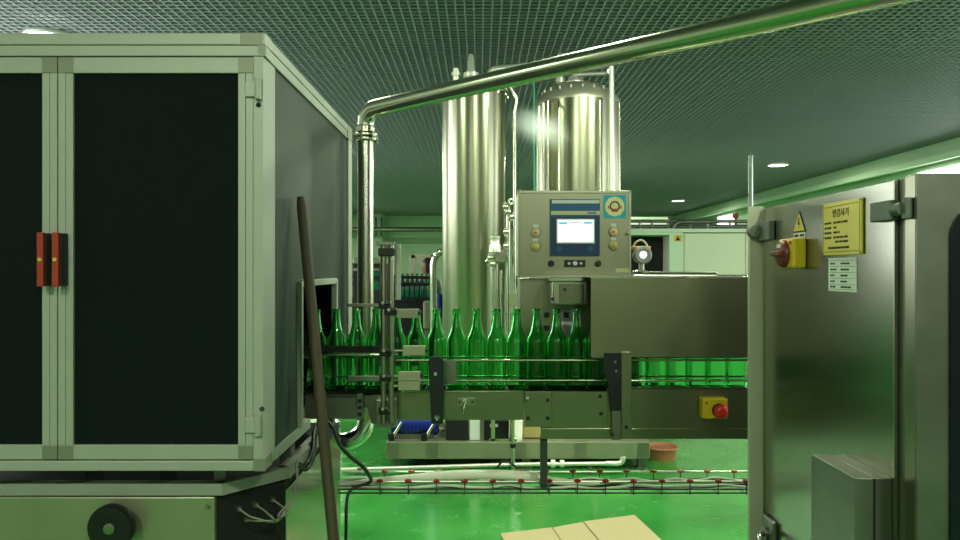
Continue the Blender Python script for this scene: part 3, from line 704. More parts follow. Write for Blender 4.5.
# ------------------------------------------------------------------ wire cable tray
ct = thing('cable_tray', 'long wire cable tray with red clips below the conveyor', 'cable tray', (.2, 2.305, .82))
TZ, TB = Z_(481.5, 2.25), Z_(493, 2.25)
T0, T1 = X_(338, 2.25), 1.2
for y, z, m in ((2.25, TZ, 'fitting'), (2.36, TZ, 'fitting'), (2.25, TB, 'rubber'), (2.30, TB - .002, 'rubber'), (2.36, TB, 'rubber'), (2.25, (TZ + TB) / 2 - .006, 'rubber')):
    MB().cyl((T0, y, z), (T1, y, z), .003 if m == 'fitting' else .0024, n=8).build('long_wire', m, ct)
ribs = MB(); xs = []
x = X_(380, 2.25)
while x < T1 - .03: xs.append(x); x += .0857
for x in xs: ribs.tube([(x, 2.25, TZ + .004), (x, 2.25, TB - .004), (x, 2.36, TB - .004), (x, 2.36, TZ + .004)], .0018, 6)
ribs.build('rib_wire', 'rubber', ct)
for x in xs:
    if X_(750, 2.25) < x: break
    for y in (2.25, 2.36):
        MB().lathe([(0, .0035), (.006, .003), (.0105, 0), (.0105, -.004), (.005, -.007), (0, -.008)], (x, y, TZ + .0035), (0, 0, 1), 14).build('clip', 'redcap', ct)
hs = MB().tube([(X_(340, 2.3), 2.30, TB + .012), (X_(385, 2.3), 2.30, TB + .024), W(430, 476.5, 2.3), W(480, 474.5, 2.3), W(530, 476.5, 2.3), (X_(560, 2.3), 2.305, TB + .018), (X_(600, 2.3), 2.31, TB + .014)], [.008] * 4 + [.012] * 8 + [.015] * 14 + [.012] * 6 + [.008] * 5, 14, 6)
tag(hs.build('milky_hose', 'hose'), 'thick milky white hose lying arched in the wire tray', 'hose')
for i, (m, r, y, dz, lb) in enumerate((('cable_w', .0042, 2.268, .009, 'pale cable along the near side of the wire tray'), ('rubber', .0045, 2.278, .007, 'black cable along the near side of the wire tray'),
                                   ('cable_w', .0035, 2.335, .012, 'pale cable along the far side of the wire tray'), ('rubber', .0045, 2.345, .008, 'black cable along the far side of the wire tray'))):
    pts = []
    for j in range(26):
        xx = T0 + (T1 - T0) * j / 25
        pts.append((xx, y + random.uniform(-.006, .006), TB + dz + random.uniform(-.001, .010)))
    tag(MB().tube(pts, r, 8, 4).build('tray_cable', m), lb, 'cable')

# ------------------------------------------------------------------ tank skid
YK = 5.55
skd = thing('tank_skid', 'low stainless beam skid carrying the tanks on the green floor', 'skid', (.3, 6.0, 0))
zt_, zb_ = Z_(442, YK), Z_(459, YK)
XK0, XK1 = X_(386, YK), X_(650, YK)
k = MB(); k.box(XK0, XK1, YK, YK + .1, zb_, zt_, .004); k.box(XK0, XK1, 6.6, 6.7, zb_, zt_, .004)
for x in (XK0 + .05, X_(432, YK), .3, .75, XK1 - .05): k.box(x - .05, x + .05, YK, 6.7, zb_, zt_ - .002, .003)
k.build('beam', 'skid_steel', skd)
MB().box(XK0 + .02, XK1 - .02, YK + .08, 6.65, zt_ - .012, zt_ - .001).build('deck', 'steel_h', skd)
for x in (XK0 + .08, .35, X_(643, YK)):
    for y in (YK + .03, 6.62):
        MB().box(x - .03, x + .03, y, y + .06, .008, zb_ + .003).cyl((x, y + .03, 0), (x, y + .03, .012), .05).build('leg', 'steel_dark', skd)

def legs(t, cx, cy, r, z0, z1, n=3, a0=.5):
    for i in range(n):
        a = a0 + 2 * PI * i / n
        x, y = cx + r * math.cos(a), cy + r * math.sin(a)
        MB().cyl((x, y, z0), (x, y, z1), .025, n=14).cyl((x, y, z0), (x, y, z0 + .012), .05, n=16).build('leg', 'steel', t)
# slim tank
TX, TY, TR = X_(473.5, 5.75), 5.95, .252
ztop = Z_(96, TY)
t1 = thing('slim_tank', 'slim tall stainless tank with a domed flanged lid', 'tank', (TX, TY, zt_))
MB().lathe([(0, .42), (.06, .43), (TR - .04, .50), (TR, .56), (TR, ztop), (TR - .01, ztop), (TR - .01, .6), (0, .6)], (TX, TY, 0), (0, 0, 1), 64).build('shell', 'tank', t1)
MB().lathe([(TR - .01, ztop), (TR + .03, ztop), (TR + .034, ztop + .008), (TR + .034, ztop + .022), (TR + .03, ztop + .03), (TR - .02, ztop + .034), (TR * .6, ztop + .07), (0, ztop + .09), (0, ztop)], (TX, TY, 0), (0, 0, 1), 64).build('lid', 'tank', t1)
legs(t1, TX, TY, TR - .06, zt_, .56)
for i in range(16):
    a = 2 * PI * i / 16; x, y = TX + (TR + .02) * math.cos(a), TY + (TR + .02) * math.sin(a)
    MB().cyl((x, y, ztop - .02), (x, y, ztop + .045), .009, n=8).build('lid_bolt', 'steel', t1)
def top(px, py0, py1, prof, name, Y=None, parent=t1, m='fitting'):
    Y = Y or TY; z0 = Z_(py1, Y); h = Z_(py0, Y) - z0
    return MB().lathe([(r * Y / F, z0 + z * h) for r, z in prof], (X_(px, Y), Y, 0), (0, 0, 1), 20).build(name, m, parent)
top(456, 67.5, 92, [(0, 0), (3, 0), (3, .65), (4.6, .66), (4.6, .8), (3, .82), (3, .95), (0, 1)], 'nozzle', Y=5.85)
top(471, 53.5, 92, [(0, 0), (8, 0), (8, .3), (6, .34), (8, .38), (8, .48), (5, .5), (3.6, .62), (3, .85), (2, .97), (0, 1)], 'relief_valve', Y=5.85)
k = MB(); yv = 5.85
k.tube([W(490, 92, yv), W(490, 76, yv), W(492, 71, yv), W(497, 69.5, yv), W(512, 68, yv), W(528, 66, yv)], .028, 16, 4); k.build('vent_pipe', 'fitting', t1)
# valve pipework to the right of the slim tank
YV = 5.56
vp = thing('valve_pipework', 'vertical pipework with small valves between the two tanks', 'pipework', W(503, 441.8, YV))
ztr = zt_ - .001
def vpt(px, py): return W(px, py, YV)
base = lambda px: Vector((X_(px, YV + .15), YV + .15, ztr))
k = MB()
k.tube([vpt(510.5, 88), vpt(513, 92), vpt(516.5, 98), vpt(516.5, 103), vpt(514.5, 112), vpt(514.5, 195), vpt(514.5, 300), Vector((X_(514.5, YV), YV, .5))], .012, 12)
k.tube([vpt(508.5, 214), vpt(509, 208), vpt(512, 203), vpt(514.5, 202)], .012, 12, 4)
k.tube([vpt(508.3, 212), vpt(508.3, 320), Vector((X_(508.3, YV), YV, .45))], .0165, 14)
k.tube([vpt(492, 262), Vector((X_(492, YV), YV, .45))], .011, 12); k.tube([vpt(496.5, 262), Vector((X_(496.5, YV), YV, .45))], .011, 12)
k.tube([vpt(501, 270), Vector((X_(501, YV), YV, .45))], .011, 12)
k.tube([vpt(486, 262), vpt(491, 258), vpt(500, 256), vpt(508, 256)], .014, 12)
k.box(X_(489, YV), X_(517, YV), YV - .03, YV + .03, .44, .47)
for px in (493, 512): k.box(X_(px, YV) - .015, X_(px, YV) + .015, YV + .0, YV + .03, .215, .45)
k.box(X_(489, YV), X_(517, YV), YV + .0, YV + .05, .212, .232)
k.build('pipe', 'pipe', vp)
MB().lathe([(0, 0), (.045, 0), (.045, .05), (.036, .06), (.036, .1), (.04, .105), (.04, .115), (0, .12)], vpt(495, 252) + Vector((0, -.02, 0)), (0, 0, 1), 24).build('valve_actuator', 'fitting', vp)
MB().lathe([(0, .04), (.05, .04), (.055, .03), (.055, .0), (.03, -.02), (0, -.02)], vpt(501, 256), (0, -1, 0), 24).build('gauge', 'chrome', vp)
for px, py in ((490, 258), (493, 264), (506, 246), (508, 212), (505.5, 207), (512, 217), (506, 232)):
    k = MB(); c = vpt(px, py); k.cyl(c + Vector((-.02, -.02, 0)), c + Vector((.02, -.02, 0)), .022, n=14, bev=.004).cyl(c + Vector((0, -.02, -.03)), c + Vector((0, -.02, .03)), .014, n=12)
    k.build('valve', 'steel', vp)
MB().ring(vpt(511, 202) + Vector((0, -.03, 0)), (0, 1, .1), .018, .008, 20, 8).build('valve_ring', 'fitting', vp)
MB().pbox(509, 517, 293, 306, YV - .05, .06, .004).build('junction_box', 'khaki', vp)
MB().tube([vpt(512, 225), vpt(516, 240), vpt(513, 262), vpt(517, 282), vpt(512, 296)], .006, 8, 6).build('cable', 'rubber', vp)
# thin teal hose
tag(MB().tube([Vector((X_(532, 6.0), 6.0, Z_(80, 6.0))), W(534, 90, 6.0), W(533.5, 130, 6.0), W(534.5, 190, 6.0), Vector((X_(534.5, 6.0), 6.0, .5)), Vector((X_(534, 6.0), 6.0, zt_ + .003))], .008, 8, 6).build('thin_hose', 'teal'), 'thin teal hose hanging left of the wide tank', 'hose')
# wide tank
UX, UY, UR = X_(578.5, 6.2), 6.25, .352
zs = Z_(104, UY)
t2 = thing('wide_tank', 'wide stainless tank with rounded shoulder and manhole on top', 'tank', (UX, UY, zt_))
MB().lathe([(0, .40), (.1, .41), (UR - .05, .5), (UR, .58), (UR, zs - .02), (0, zs - .02)], (UX, UY, 0), (0, 0, 1), 64).build('shell', 'tank', t2)
MB().lathe([(UR - .02, zs - .02), (UR + .004, zs - .02), (UR + .004, zs), (UR - .012, zs + .035), (UR - .06, zs + .085), (UR * .6, zs + .14), (UR * .3, zs + .165), (0, zs + .17)], (UX, UY, 0), (0, 0, 1), 64).build('dome', 'dome', t2)
legs(t2, UX, UY, UR - .08, zt_, .56, 4, .4)
k = MB()
for i in range(20):
    a = 2 * PI * i / 20; x, y = UX + (UR - .05) * math.cos(a), UY + (UR - .05) * math.sin(a)
    k.cyl((x, y, zs + .07), (x, y, zs + .095), .008, n=8)
k.build('stud', 'fitting', t2)
top(575.5, 76, 90, [(0, 0), (8, 0), (8, .3), (10, .34), (10, .55), (8, .6), (7, .9), (0, 1)], 'manhole', Y=6.25, parent=t2)
top(560.5, 51, 92, [(0, 0), (2.5, 0), (2.5, .2), (4.6, .22), (4.6, .34), (2.5, .36), (3.6, .46), (3.6, .5), (1.6, .52), (1.6, .9), (2.4, .92), (0, 1)], 'valve_stem', Y=6.25, parent=t2)
k = MB()
yy = UY - UR - .02
for px in (539, 543.5, 548): k.tube([W(px, 106 - (px - 539) * .6, yy + .12), Vector((X_(px, yy + .12), yy + .12, .5))], .011, 10)
k.tube([W(559, 92, yy + .2), W(559, 108, yy), Vector((X_(559, yy), yy, .6))], .010, 10, 1)
k.tube([W(600, 100, yy), Vector((X_(600, yy), yy, .6))], .008, 10)
for px in (615.5, 618.8): k.tube([W(px, 102, yy + .25), Vector((X_(px, yy + .25), yy + .25, .5))], .013, 10)
k.build('jacket_pipe', 'pipe', t2)
k = MB()
k.tube([W(574, 79, yy + .3), W(576, 75, yy + .3), W(605, 73.4, yy + .1), W(609, 71, yy)], .017, 12, 4)
k.tube([W(611.5, 66, yy), Vector((X_(611.5, yy), yy, .5))], .020, 14)
k.build('top_pipe', 'fitting', t2)
# things on the skid, seen below the conveyor
pm = thing('pump_motor', 'blue pump motor on the skid below the conveyor', 'motor', W(420, 441, 5.75))
yk = 5.72
k = MB(); k.cyl(W(392, 424, yk), W(438, 424, yk), .085, n=28, bev=.008); mb = k.build('motor_body', 'blue', pm)
k = MB()
for i in range(9): k.lathe([(.07, 0), (.094, 0), (.094, .008), (.07, .008)], W(398 + 4 * i, 424, yk), (1, 0, 0), 28)
k.build('cooling_fin', 'blue', mb)
MB().box(X_(396, yk), X_(434, yk), yk - .07, yk + .07, zt_, Z_(432, yk)).build('foot', 'steel_dark', pm)
MB().cyl(W(438, 424, yk), W(446, 424, yk), .06, n=24, bev=.01).build('pump_head', 'steel', pm)
for px, nm in ((398, 'first'), (431, 'second')):
    t = thing('inclined_rod', 'slanted steel rod with black foot at the %s end of the blue motor' % ('left' if px < 410 else 'right'), 'rod', W(px - 6, 443, 5.6))
    MB().tube([W(px - 7, 440, 5.60), W(px + 4, 422, 5.6)], .012, 12).build('rod', 'pipe', t)
    MB().pbox(px - 10, px - 4, 434, 443.5, 5.58, .05, .004).build('foot', 'black', t)
def skbox(px0, px1, py0, Y, d, bev=.006): return MB().box(X_(px0, Y), X_(px1, Y), Y, Y + d, zt_ + .0005, Z_(py0, Y), bev)
k = skbox(446, 468, 420, 5.6, .1)
tag(k.build('terminal_box', 'black_matt'), 'black terminal box on the skid right of the blue motor', 'box')
k = skbox(484, 509, 421, 5.6, .1)
t = k.build('junction_cabinet', 'black_matt'); tag(t, 'wide dark cabinet on the skid left of the thin rod', 'cabinet')
MB().pbox(490, 498, 424, 427, 5.595, .01).build('label_plate', 'silver', t)
k = skbox(469.5, 480, 412, 5.6, .08)
tag(k.build('steel_upright', 'silver'), 'pale steel upright on the skid between the two dark boxes', 'post')
k = skbox(523, 546, 405, 5.68, .06)
tag(k.build('ochre_panel', 'ochre'), 'ochre yellow panel on the skid behind the hanger post', 'panel')
k = MB(); YD = 5.4; k.tube([W(513, 410, YD), Vector((X_(513, YD), YD, .0))], .013, 12)
t = k.build('drain_pipe', 'pipe'); tag(t, 'thin vertical drain pipe standing in front of the skid', 'pipe')
MB().lathe([(.013, 0), (.022, .004), (.022, .03), (.013, .034)], W(513, 448, YD), (0, 0, 1), 16).build('joint', 'black', t)
# white pipe along the floor in front of the skid
YW = 5.42
t = thing('floor_pipe', 'white pipe along the floor in front of the skid', 'pipe', Vector((.1, YW, 0)))
MB().tube([W(335, 470, YW), W(420, 467.5, YW), W(520, 464.5, YW), W(618, 463.5, YW)], .015, 16).build('pipe', 'fitting', t)
MB().tube([W(606, 463.5, YW), W(618, 463.5, YW), W(622, 461.5, YW), W(623, 458, YW), W(623, 457, YW)], .019, 16, 4).build('elbow', 'fitting', t)
MB().lathe([(.018, 0), (.03, 0), (.03, .03), (.018, .03)], W(551, 463.8, YW), (1, 0, 0), 16).build('coupling', 'white', t)
MB().lathe([(.018, 0), (.028, 0), (.028, .03), (.018, .03)], W(560, 463.8, YW), (1, 0, 0), 16).build('coupling', 'white', t)
k = MB()
for px in (360, 470, 590): p = W(px, 466, YW); k.box(p.x - .015, p.x + .015, YW - .02, YW + .02, 0, p.z - .01)
k.build('support', 'steel_dark', t)
MB().tube([W(497, 468, YW - .06), W(502, 462, YW - .06), W(508, 461, YW - .06), W(513, 465, YW - .07), W(519, 469, YW - .06)], .008, 8, 6).build('wire_loop', 'rubber', t)
# bucket
YU = 5.9
bk = thing('bucket', 'brown tub of residue on the floor by the skid end', 'bucket', Vector((X_(661, YU), YU, 0)))
MB().lathe([(0, 0), (.108, 0), (.126, .086), (.137, .088), (.137, .099), (.124, .099), (.106, .01), (0, .01)], (X_(661, YU), YU, 0), (0, 0, 1), 40).build('tub', 'terracotta', bk)
MB().lathe([(0, .080), (.06, .084), (.117, .074), (.117, .06), (0, .06)], (X_(661, YU), YU, 0), (0, 0, 1), 32).build('residue', 'mud', bk)
# cardboard
A = Vector((X_(635, 4.51), 4.51, 0)); S1 = Vector((X_(583, 4.39), 4.39, 0)); S2 = Vector((X_(552, 4.29), 4.29, 0)); E = Vector((X_(500, 4.19), 4.19, 0))
dn = Vector((.13, -.88, 0))
cb = thing('flattened_carton', 'flattened pale cardboard carton lying on the green floor', 'cardboard', (A + E) / 2 + dn / 2)
for a, c, z, j in ((A, S1, .008, .01), (S1, S2, .006, .0), (S2, E, .008, -.02)):
    d = (c - a).normalized() * .004
    MB().prism([a + d + Vector((0, 0, z - .006)), c - d + Vector((0, 0, z - .006)), c - d + dn + Vector((0, j, z - .006)), a + d + dn + Vector((0, j, z - .006))], (0, 0, .007)).build('flap', 'card', cb)
k = MB()
k.prism([A + Vector((0, 0, .0)), E, E + dn, A + dn], (0, 0, .0018)); k.build('liner', 'card_edge', cb)

# ------------------------------------------------------------------ right cabinet
RX = .724; RY0, RY1 = 1.223, 1.90; RZ = 1.66
rc = thing('steel_cabinet', 'tall stainless machine cabinet with nameplate and hinged door', 'machine cabinet', (1.1, 1.56, 0))
k = MB(); k.box(RX + .006, 1.6, RY0 + .004, RY1 + .05, .06, RZ - .002); k.build('body', 'steel_dark', rc)
k = MB(); k.box(RX - .001, 1.6, RY0, RY0 + .006, .03, RZ, .001); k.build('front_panel', 'steel_dark', rc)
k = MB(); k.box(RX, RX + .02, RY0 + .0065, 1.262, .03, RZ, .002); fr = k.build('front_frame', 'steel_h', rc)
k = MB(); k.box(X_(749, RY1), X_(764.6, RY1), RY1, RY1 + .012, .03, Z_(206.5, RY1), .002); k.build('corner_post', 'steel_satin', rc)
k = MB(); k.box(RX, RX + .005, 1.292, 1.885, .1, RZ - .003, .001); dd = k.build('door', 'steel_door', rc)
k = MB(); k.box(RX - .002, RX + .004, 1.289, 1.294, .1, RZ - .003); k.box(RX - .002, RX + .004, 1.883, 1.889, .1, RZ - .003)
k.build('door_edge', 'steel', dd)
# dark rounded window in the front face
k = MB(); x0, x1, z0_, z1_, rr = X_(949, RY0), 1.45, .35, Z_(205, RY0), .05
pts = []
for cx, cz, a in ((x1 - rr, z1_ - rr, 0), (x0 + rr, z1_ - rr, PI / 2), (x0 + rr, z0_ + rr, PI), (x1 - rr, z0_ + rr, 1.5 * PI)):
    for i in range(7): pts.append((cx + rr * math.cos(a + i * PI / 12), RY0 - .006, cz + rr * math.sin(a + i * PI / 12)))
k.prism(pts, (0, .008, 0)); k.build('window', 'dark_glass', rc)
# hinges
for yy, px in ((1.30, 0), (1.845, 1)):
    zc = Z_(211, 1.30) if not px else Z_(230.5, 1.845)
    k = MB()
    if not px:
        k.box(.708, RX - .001, 1.276, 1.345, zc - .0175, zc + .0175, .002); k.cyl((.716, 1.250, zc), (.716, 1.2765, zc), .012, n=24)
        k.box(.712, .7235, 1.236, 1.252, zc - .018, zc + .018, .002)
    else:
        k.box(.708, RX - .001, 1.815, 1.882, zc - .024, zc + .024, .002); k.cyl((.698, 1.872, zc), (.698, 1.899, zc), .015, n=24)
    k.build('hinge', 'hinge', dd)
# door latch bottom
zl = Z_(521, 1.84)
k = MB(); k.box(RX - .012, RX - .0, 1.80, 1.87, zl - .09, zl + .01, .004); k.cyl((RX - .02, 1.84, zl - .03), (RX, 1.84, zl - .03), .018, n=20)
la = k.build('latch', 'steel_dark', dd)
MB().tube([(RX - .02, 1.84, zl - .03), (RX - .035, 1.82, zl - .03), (RX - .037, 1.79, zl - .05), (RX - .035, 1.78, zl - .10)], .008, 10, 4).build('lever', 'chrome', la)
# long box guide on the door
k = MB(); k.box(.657, .690, 1.297, 1.468, .45, 1.135, .0015); k.box(.6925, RX, 1.299, 1.467, .45, 1.1345, .0015)
k.build('box_guide', 'steel_dark', dd)
MB().box(.689, .694, 1.2985, 1.4665, .45, 1.1335).build('guide_seam', 'black', dd)
# nameplate, paper, warning triangle, isolator (on the door)
def dbox(k, y0, y1, z0, z1, d0, d1, bev=0.0): k.box(RX - d1, RX - d0, y0, y1, z0, z1, bev); return k
ROT = Matrix(((0, 0, -1, 0), (-1, 0, 0, 0), (0, 1, 0, 0), (0, 0, 0, 1)))   # text plane: reading direction towards -Y, up +Z, facing -X
def dtext(k, s, y, z, size, d): k.text(s, size, Matrix.Translation((RX - d, y, z)) @ ROT); return k
np_ = dbox(MB(), 1.395, 1.555, 1.530, 1.637, .004, .008, .0008).build('nameplate', 'brass', rc, label='yellow engraved nameplate')
k = MB()
for a, b2, c2, d2 in ((1.401, 1.551, 1.6285, 1.6295), (1.401, 1.551, 1.5365, 1.5375), (1.401, 1.402, 1.5365, 1.6295), (1.550, 1.551, 1.5365, 1.6295)): dbox(k, a, b2, c2, d2, .0078, .0084)
dtext(k, '\ubcd1\uac80\uc0ac\uae30', 1.476, 1.6135, .0185, .0083)
def bars(k, y_start, z, widths, h, d, gap=.0028):
    y = y_start
    for w in widths: dbox(k, y - w, y, z - h / 2, z + h / 2, d - .0006, d); y -= w + gap
for i, z in enumerate((1.596, 1.586, 1.576, 1.566)):
    bars(k, 1.544, z, (.009, .008, .009), .0042, .0084, .0016)
    bars(k, 1.505, z, ((.012, .013, .006, .018), (.011,), (.016, .006), (.010, .012, .012, .016))[i], .0042, .0084)
bars(k, 1.498, 1.557, (.014, .012, .020), .0042, .0084); bars(k, 1.528, 1.545, (.010, .012, .012, .014, .012, .016), .0046, .0084, .002)
k.build("lettering", "ink", np_)
for y in (1.399, 1.551):
    for z in (1.5335, 1.6335): MB().cyl((RX - .0095, y, z), (RX, y, z), .0022, n=10).build('rivet', 'steel_dark', np_)
np_.location.x += .0032
pp = dbox(MB(), 1.421, 1.535, 1.457, 1.5245, .0005, .0012).build('paper_label', 'paper', rc, label='white printed paper label')
k = MB()
for z in (1.519, 1.507, 1.495, 1.483, 1.471, 1.461): dbox(k, 1.426, 1.530, z - .0003, z + .0003, .001, .0015)
for i, z in enumerate((1.513, 1.501, 1.489, 1.477, 1.466)):
    bars(k, 1.527, z, ((.006, .004, .006), (.008, .008, .006), (.007, .008), (.005, .004, .006), (.010, .010))[i], .0036, .0015, .002)
    bars(k, 1.483, z, ((.010, .012, .010), (.012, .010, .008), (.014, .012), (.008, .006, .008), (.014, .012, .012))[i], .0036, .0015, .0015)
k.build('lettering', 'ink', pp)
def tri(k, yc, z0, z1, hw, d0, d1): k.prism([(RX - d1, yc - hw, z0), (RX - d1, yc + hw, z0), (RX - d1, yc, z1)], (d1 - d0, 0, 0)); return k
wt = tri(MB(), 1.676, 1.586, 1.634, .033, .0005, .0014).build('warning_sign', 'ink', rc, label='yellow high voltage warning triangle')
tri(MB(), 1.676, 1.5885, 1.630, .0285, .001, .0018).build('sign_ground', 'brass', wt)
zz = [(1.676 + .003, 1.618), (1.676 - .003, 1.618), (1.676 + .001, 1.608), (1.676 - .006, 1.608), (1.676 + .0025, 1.5925), (1.676 + .0005, 1.603), (1.676 + .006, 1.603)]
MB().prism([(RX - .0022, y, z) for y, z in zz], (.0006, 0, 0)).build('bolt_mark', 'ink', wt)
vl = dbox(MB(), 1.646, 1.706, 1.5725, 1.584, .0005, .0012).build('voltage_label', 'paper', rc, label='small white printed strip')
k = MB(); bars(k, 1.702, 1.578, (.007, .007, .006), .006, .0016, .0015); bars(k, 1.672, 1.578, (.006, .006, .007), .006, .0016, .0015); k.build('lettering', 'ink', vl)
iso = dbox(MB(), 1.638, 1.722, 1.503, 1.571, 0, .032, .006).build('isolator_switch', 'yellow', rc, label='yellow isolator with dark red rotary knob')
c = Vector((RX - .032, 1.682, 1.537))
MB().lathe([(0, .014), (.022, .014), (.0285, .010), (.031, .004), (.031, 0), (0, 0)], c, (-1, 0, 0), 32).build('rotary_knob', M['red'] if False else mat('dark red plastic', lin(112, 50, 44), .4, 0, .1, 10), iso)
MB().box(c.x - .024, c.x - .013, c.y - .028, c.y + .022, c.z - .006, c.z + .006, .003).build('grip', bpy.data.materials['dark red plastic'], iso)
MB().box(c.x - .0155, c.x - .013, c.y - .012, c.y + .006, c.z + .013, c.z + .021).build('marker', 'paper', iso)
MB().cyl((RX - .034, 1.648, 1.561), (RX - .03, 1.648, 1.561), .004, n=10).build('screw', 'red', iso)
k = MB(); k.box(RX + .02, 1.58, RY0 + .02, RY1, 0, .06); k.build('plinth', 'black_matt', rc)
# clear tube standing on the cabinet's far corner
tb = Vector((X_(750.6, 1.925), 1.925, Z_(206.5, RY1) - .0005))
tb = MB().lathe([(.0045, 0), (.0062, 0), (.0062, .136), (.0045, .136), (.0045, 0)], tb, (0, 0, 1), 20).build('clear_tube', 'clear')
tag(tb, 'thin clear upright tube on the far corner of the steel cabinet', 'tube')

# ------------------------------------------------------------------ far machines
YQ = 9.0
fmn = thing('cream_machine', 'long cream panelled machine far behind the conveyor guard', 'machine', W(700, 393.3, YQ + .6))
fmn.location.z = 0
k = MB(); k.box(X_(672, YQ), X_(800, YQ), YQ, YQ + 1.4, .02, Z_(233, YQ), .01); k.box(X_(560, YQ), X_(672, YQ), YQ + .5, YQ + 1.4, .02, Z_(233, YQ), .01); k.build('body', 'cream', fmn)
k = MB(); k.pbox(669.5, 683, 232, 300, YQ - .03, .04, .004); k.pbox(560, 672, 229, 235, YQ - .03, .5, .004); k.pbox(560, 800, 228.6, 232.4, YQ - .04, .1, .004); k.build('frame', 'wall_lip', fmn)
MB().pbox(560, 669, 236, 300, YQ + .44, .05).build('dark_glazing', 'dark_glass', fmn)
k = MB().pbox(684.2, 745, 233.4, 274.6, YQ - .012, .014, .004); k.pbox(745.8, 799, 233.4, 274.6, YQ - .012, .014, .004); k.build('panel', 'cream', fmn)
MB().pbox(684, 799, 275.2, 277, YQ - .011, .012).build('panel_gap', 'black', fmn)
c = W(677.8, 241, YQ - .035)
MB().pbox(674.4, 681.4, 235, 241.5, YQ - .033, .004).build('sticker', 'yellow', fmn)
q = lambda px, py: W(px, py, YQ - .036)
MB().prism([q(675.6, 240.4), q(680.2, 240.4), q(677.9, 236.2)], (0, .003, 0)).build('warning_mark', 'ink', fmn)
k = MB()
for py in (221, 226.5): k.tube([W(600, py, YQ + .3), W(800, py + .6, YQ + .3)], .022, 10)
for px in (640, 652, 668, 690, 707, 730, 748): k.tube([W(px, 219.5, YQ + .3), W(px, 230, YQ + .3)], .018, 8)
k.tube([W(672, 230, YQ + .2), W(676, 224, YQ + .2), W(684, 222, YQ + .2), W(712, 222, YQ + .2)], .025, 10, 4)
k.box(X_(600, YQ), X_(800, YQ), YQ + .5, YQ + 1.2, Z_(230, YQ), Z_(222, YQ), .01)
k.build('top_pipework', 'steel_dark', fmn)
# pale beam further back
tag(MB().box(X_(560, 14), X_(668, 14), 14, 14.3, 0, Z_(217, 14)).build('pale_partition', 'wall_lip'), 'pale green partition block behind the round tanks, beyond the control panel', 'partition')
k = MB(); k.pbox(733, 738.5, 213.5, 218, 16, .06, .01); k.tube([W(735.5, 216, 16.03), Vector((X_(735.5, 16.03), 16.03, 0))], .03, 8)
tag(k.build('red_sign', 'redcap'), 'small red sign far off above the cream machine', 'sign')

# left background
YLB = 9.6
rk = thing('bottle_rack', 'far dark conveyor rack of teal bottles behind the person', 'rack', Vector((X_(405, YLB), YLB, 0)))
k = MB(); k.box(X_(340, YLB), X_(431, YLB), YLB - .2, YLB + .2, Z_(297, YLB) - .05, Z_(297, YLB)); k.box(X_(340, YLB), X_(431, YLB), YLB - .18, YLB - .1, .3, Z_(300, YLB))
k.build('deck', 'black_matt', rk)
k = MB()
for z in (276.5, 283): k.tube([W(340, z, YLB - .2), W(431, z + 1, YLB - .2)], .02, 8)
k.build('rail', 'black_matt', rk)
for px in (345, 386, 428): MB().box(X_(px, YLB) - .03, X_(px, YLB) + .03, YLB - .03, YLB + .03, 0, Z_(299, YLB)).build('leg', 'steel_dark', rk)
sp_ = [(.0, 0), (.034, .002), (.036, .02), (.036, .17), (.028, .20), (.016, .24), (.0135, .29), (.016, .292), (.016, .305), (0, .305)]
fb = None
for row in range(2):
    for i in range(10):
        x = X_(397, YLB) + i * .036 * 2.03 * .5 * 1.0 + (0 if row == 0 else .018)
        x = X_(384, YLB) + i * .062; y = YLB - .1 + row * .1
        if fb is None:
            fb = MB().lathe(sp_, (0, 0, 0), (0, 0, 1), 14).build('far_bottle', 'tealglass', loc=(0, 0, 0)); o = fb
        else: o = fb.copy(); C.objects.link(o)
        o.location = (x, y, Z_(297, YLB) + .0005); o.scale = (.8, .8, 1)
        tag(o, 'small dark teal bottle standing on the far rack behind the person', 'bottle', 'teal bottles on the far rack')
# frame beside the person
YH = 12.4
k = MB()
for px in (412.5, 434): k.box(X_(px, YH) - .05, X_(px, YH) + .05, YH - .04, YH + .04, 0, Z_(255, YH))
k.box(X_(411.5, YH), X_(435, YH), YH - .04, YH + .04, Z_(258, YH), Z_(254.6, YH)); k.box(X_(416, YH), X_(432, YH), YH - .1, YH + .1, Z_(263, YH), Z_(258.6, YH))
tag(k.build('steel_gantry', 'steel'), 'steel gantry frame standing behind the person', 'frame')
# pipe near the back wall
YPB = 24.0
t = thing('wall_pipe', 'long dark steel pipe across the far green wall', 'pipe', W(410, 229.5, YPB))
MB().tube([W(340, 229.5, YPB), W(470, 229.5, YPB)], .075, 16).build('pipe', 'steel_dark', t)
k = MB()
for px in (376, 381.5): k.tube([W(px, 217.5, YPB + .1), W(px, 236, YPB + .1)], .03, 8)
k.build('hanger', 'steel_dark', t)
# dark machine left of the posts
k = MB(); Ym = 8.0; k.box(X_(352, Ym), X_(379.5, Ym), Ym, Ym + .8, .0, Z_(262, Ym), .02)
t = thing('dark_machine', 'dark far machine with teal lit bands left of the sensor posts', 'machine', Vector((X_(366, Ym), Ym + .4, 0)))
k.build('body', 'black_matt', t)
MB().pbox(353, 379, 258, 264, Ym - .03, .85, .01).pbox(353, 379, 268, 271, Ym - .02, .03).build('top_tray', 'steel_dark', t)
MB().pbox(371, 379, 272, 276, Ym - .015, .02).pbox(370, 379, 281, 290, Ym - .015, .02).build('teal_band', 'tealglass', t)
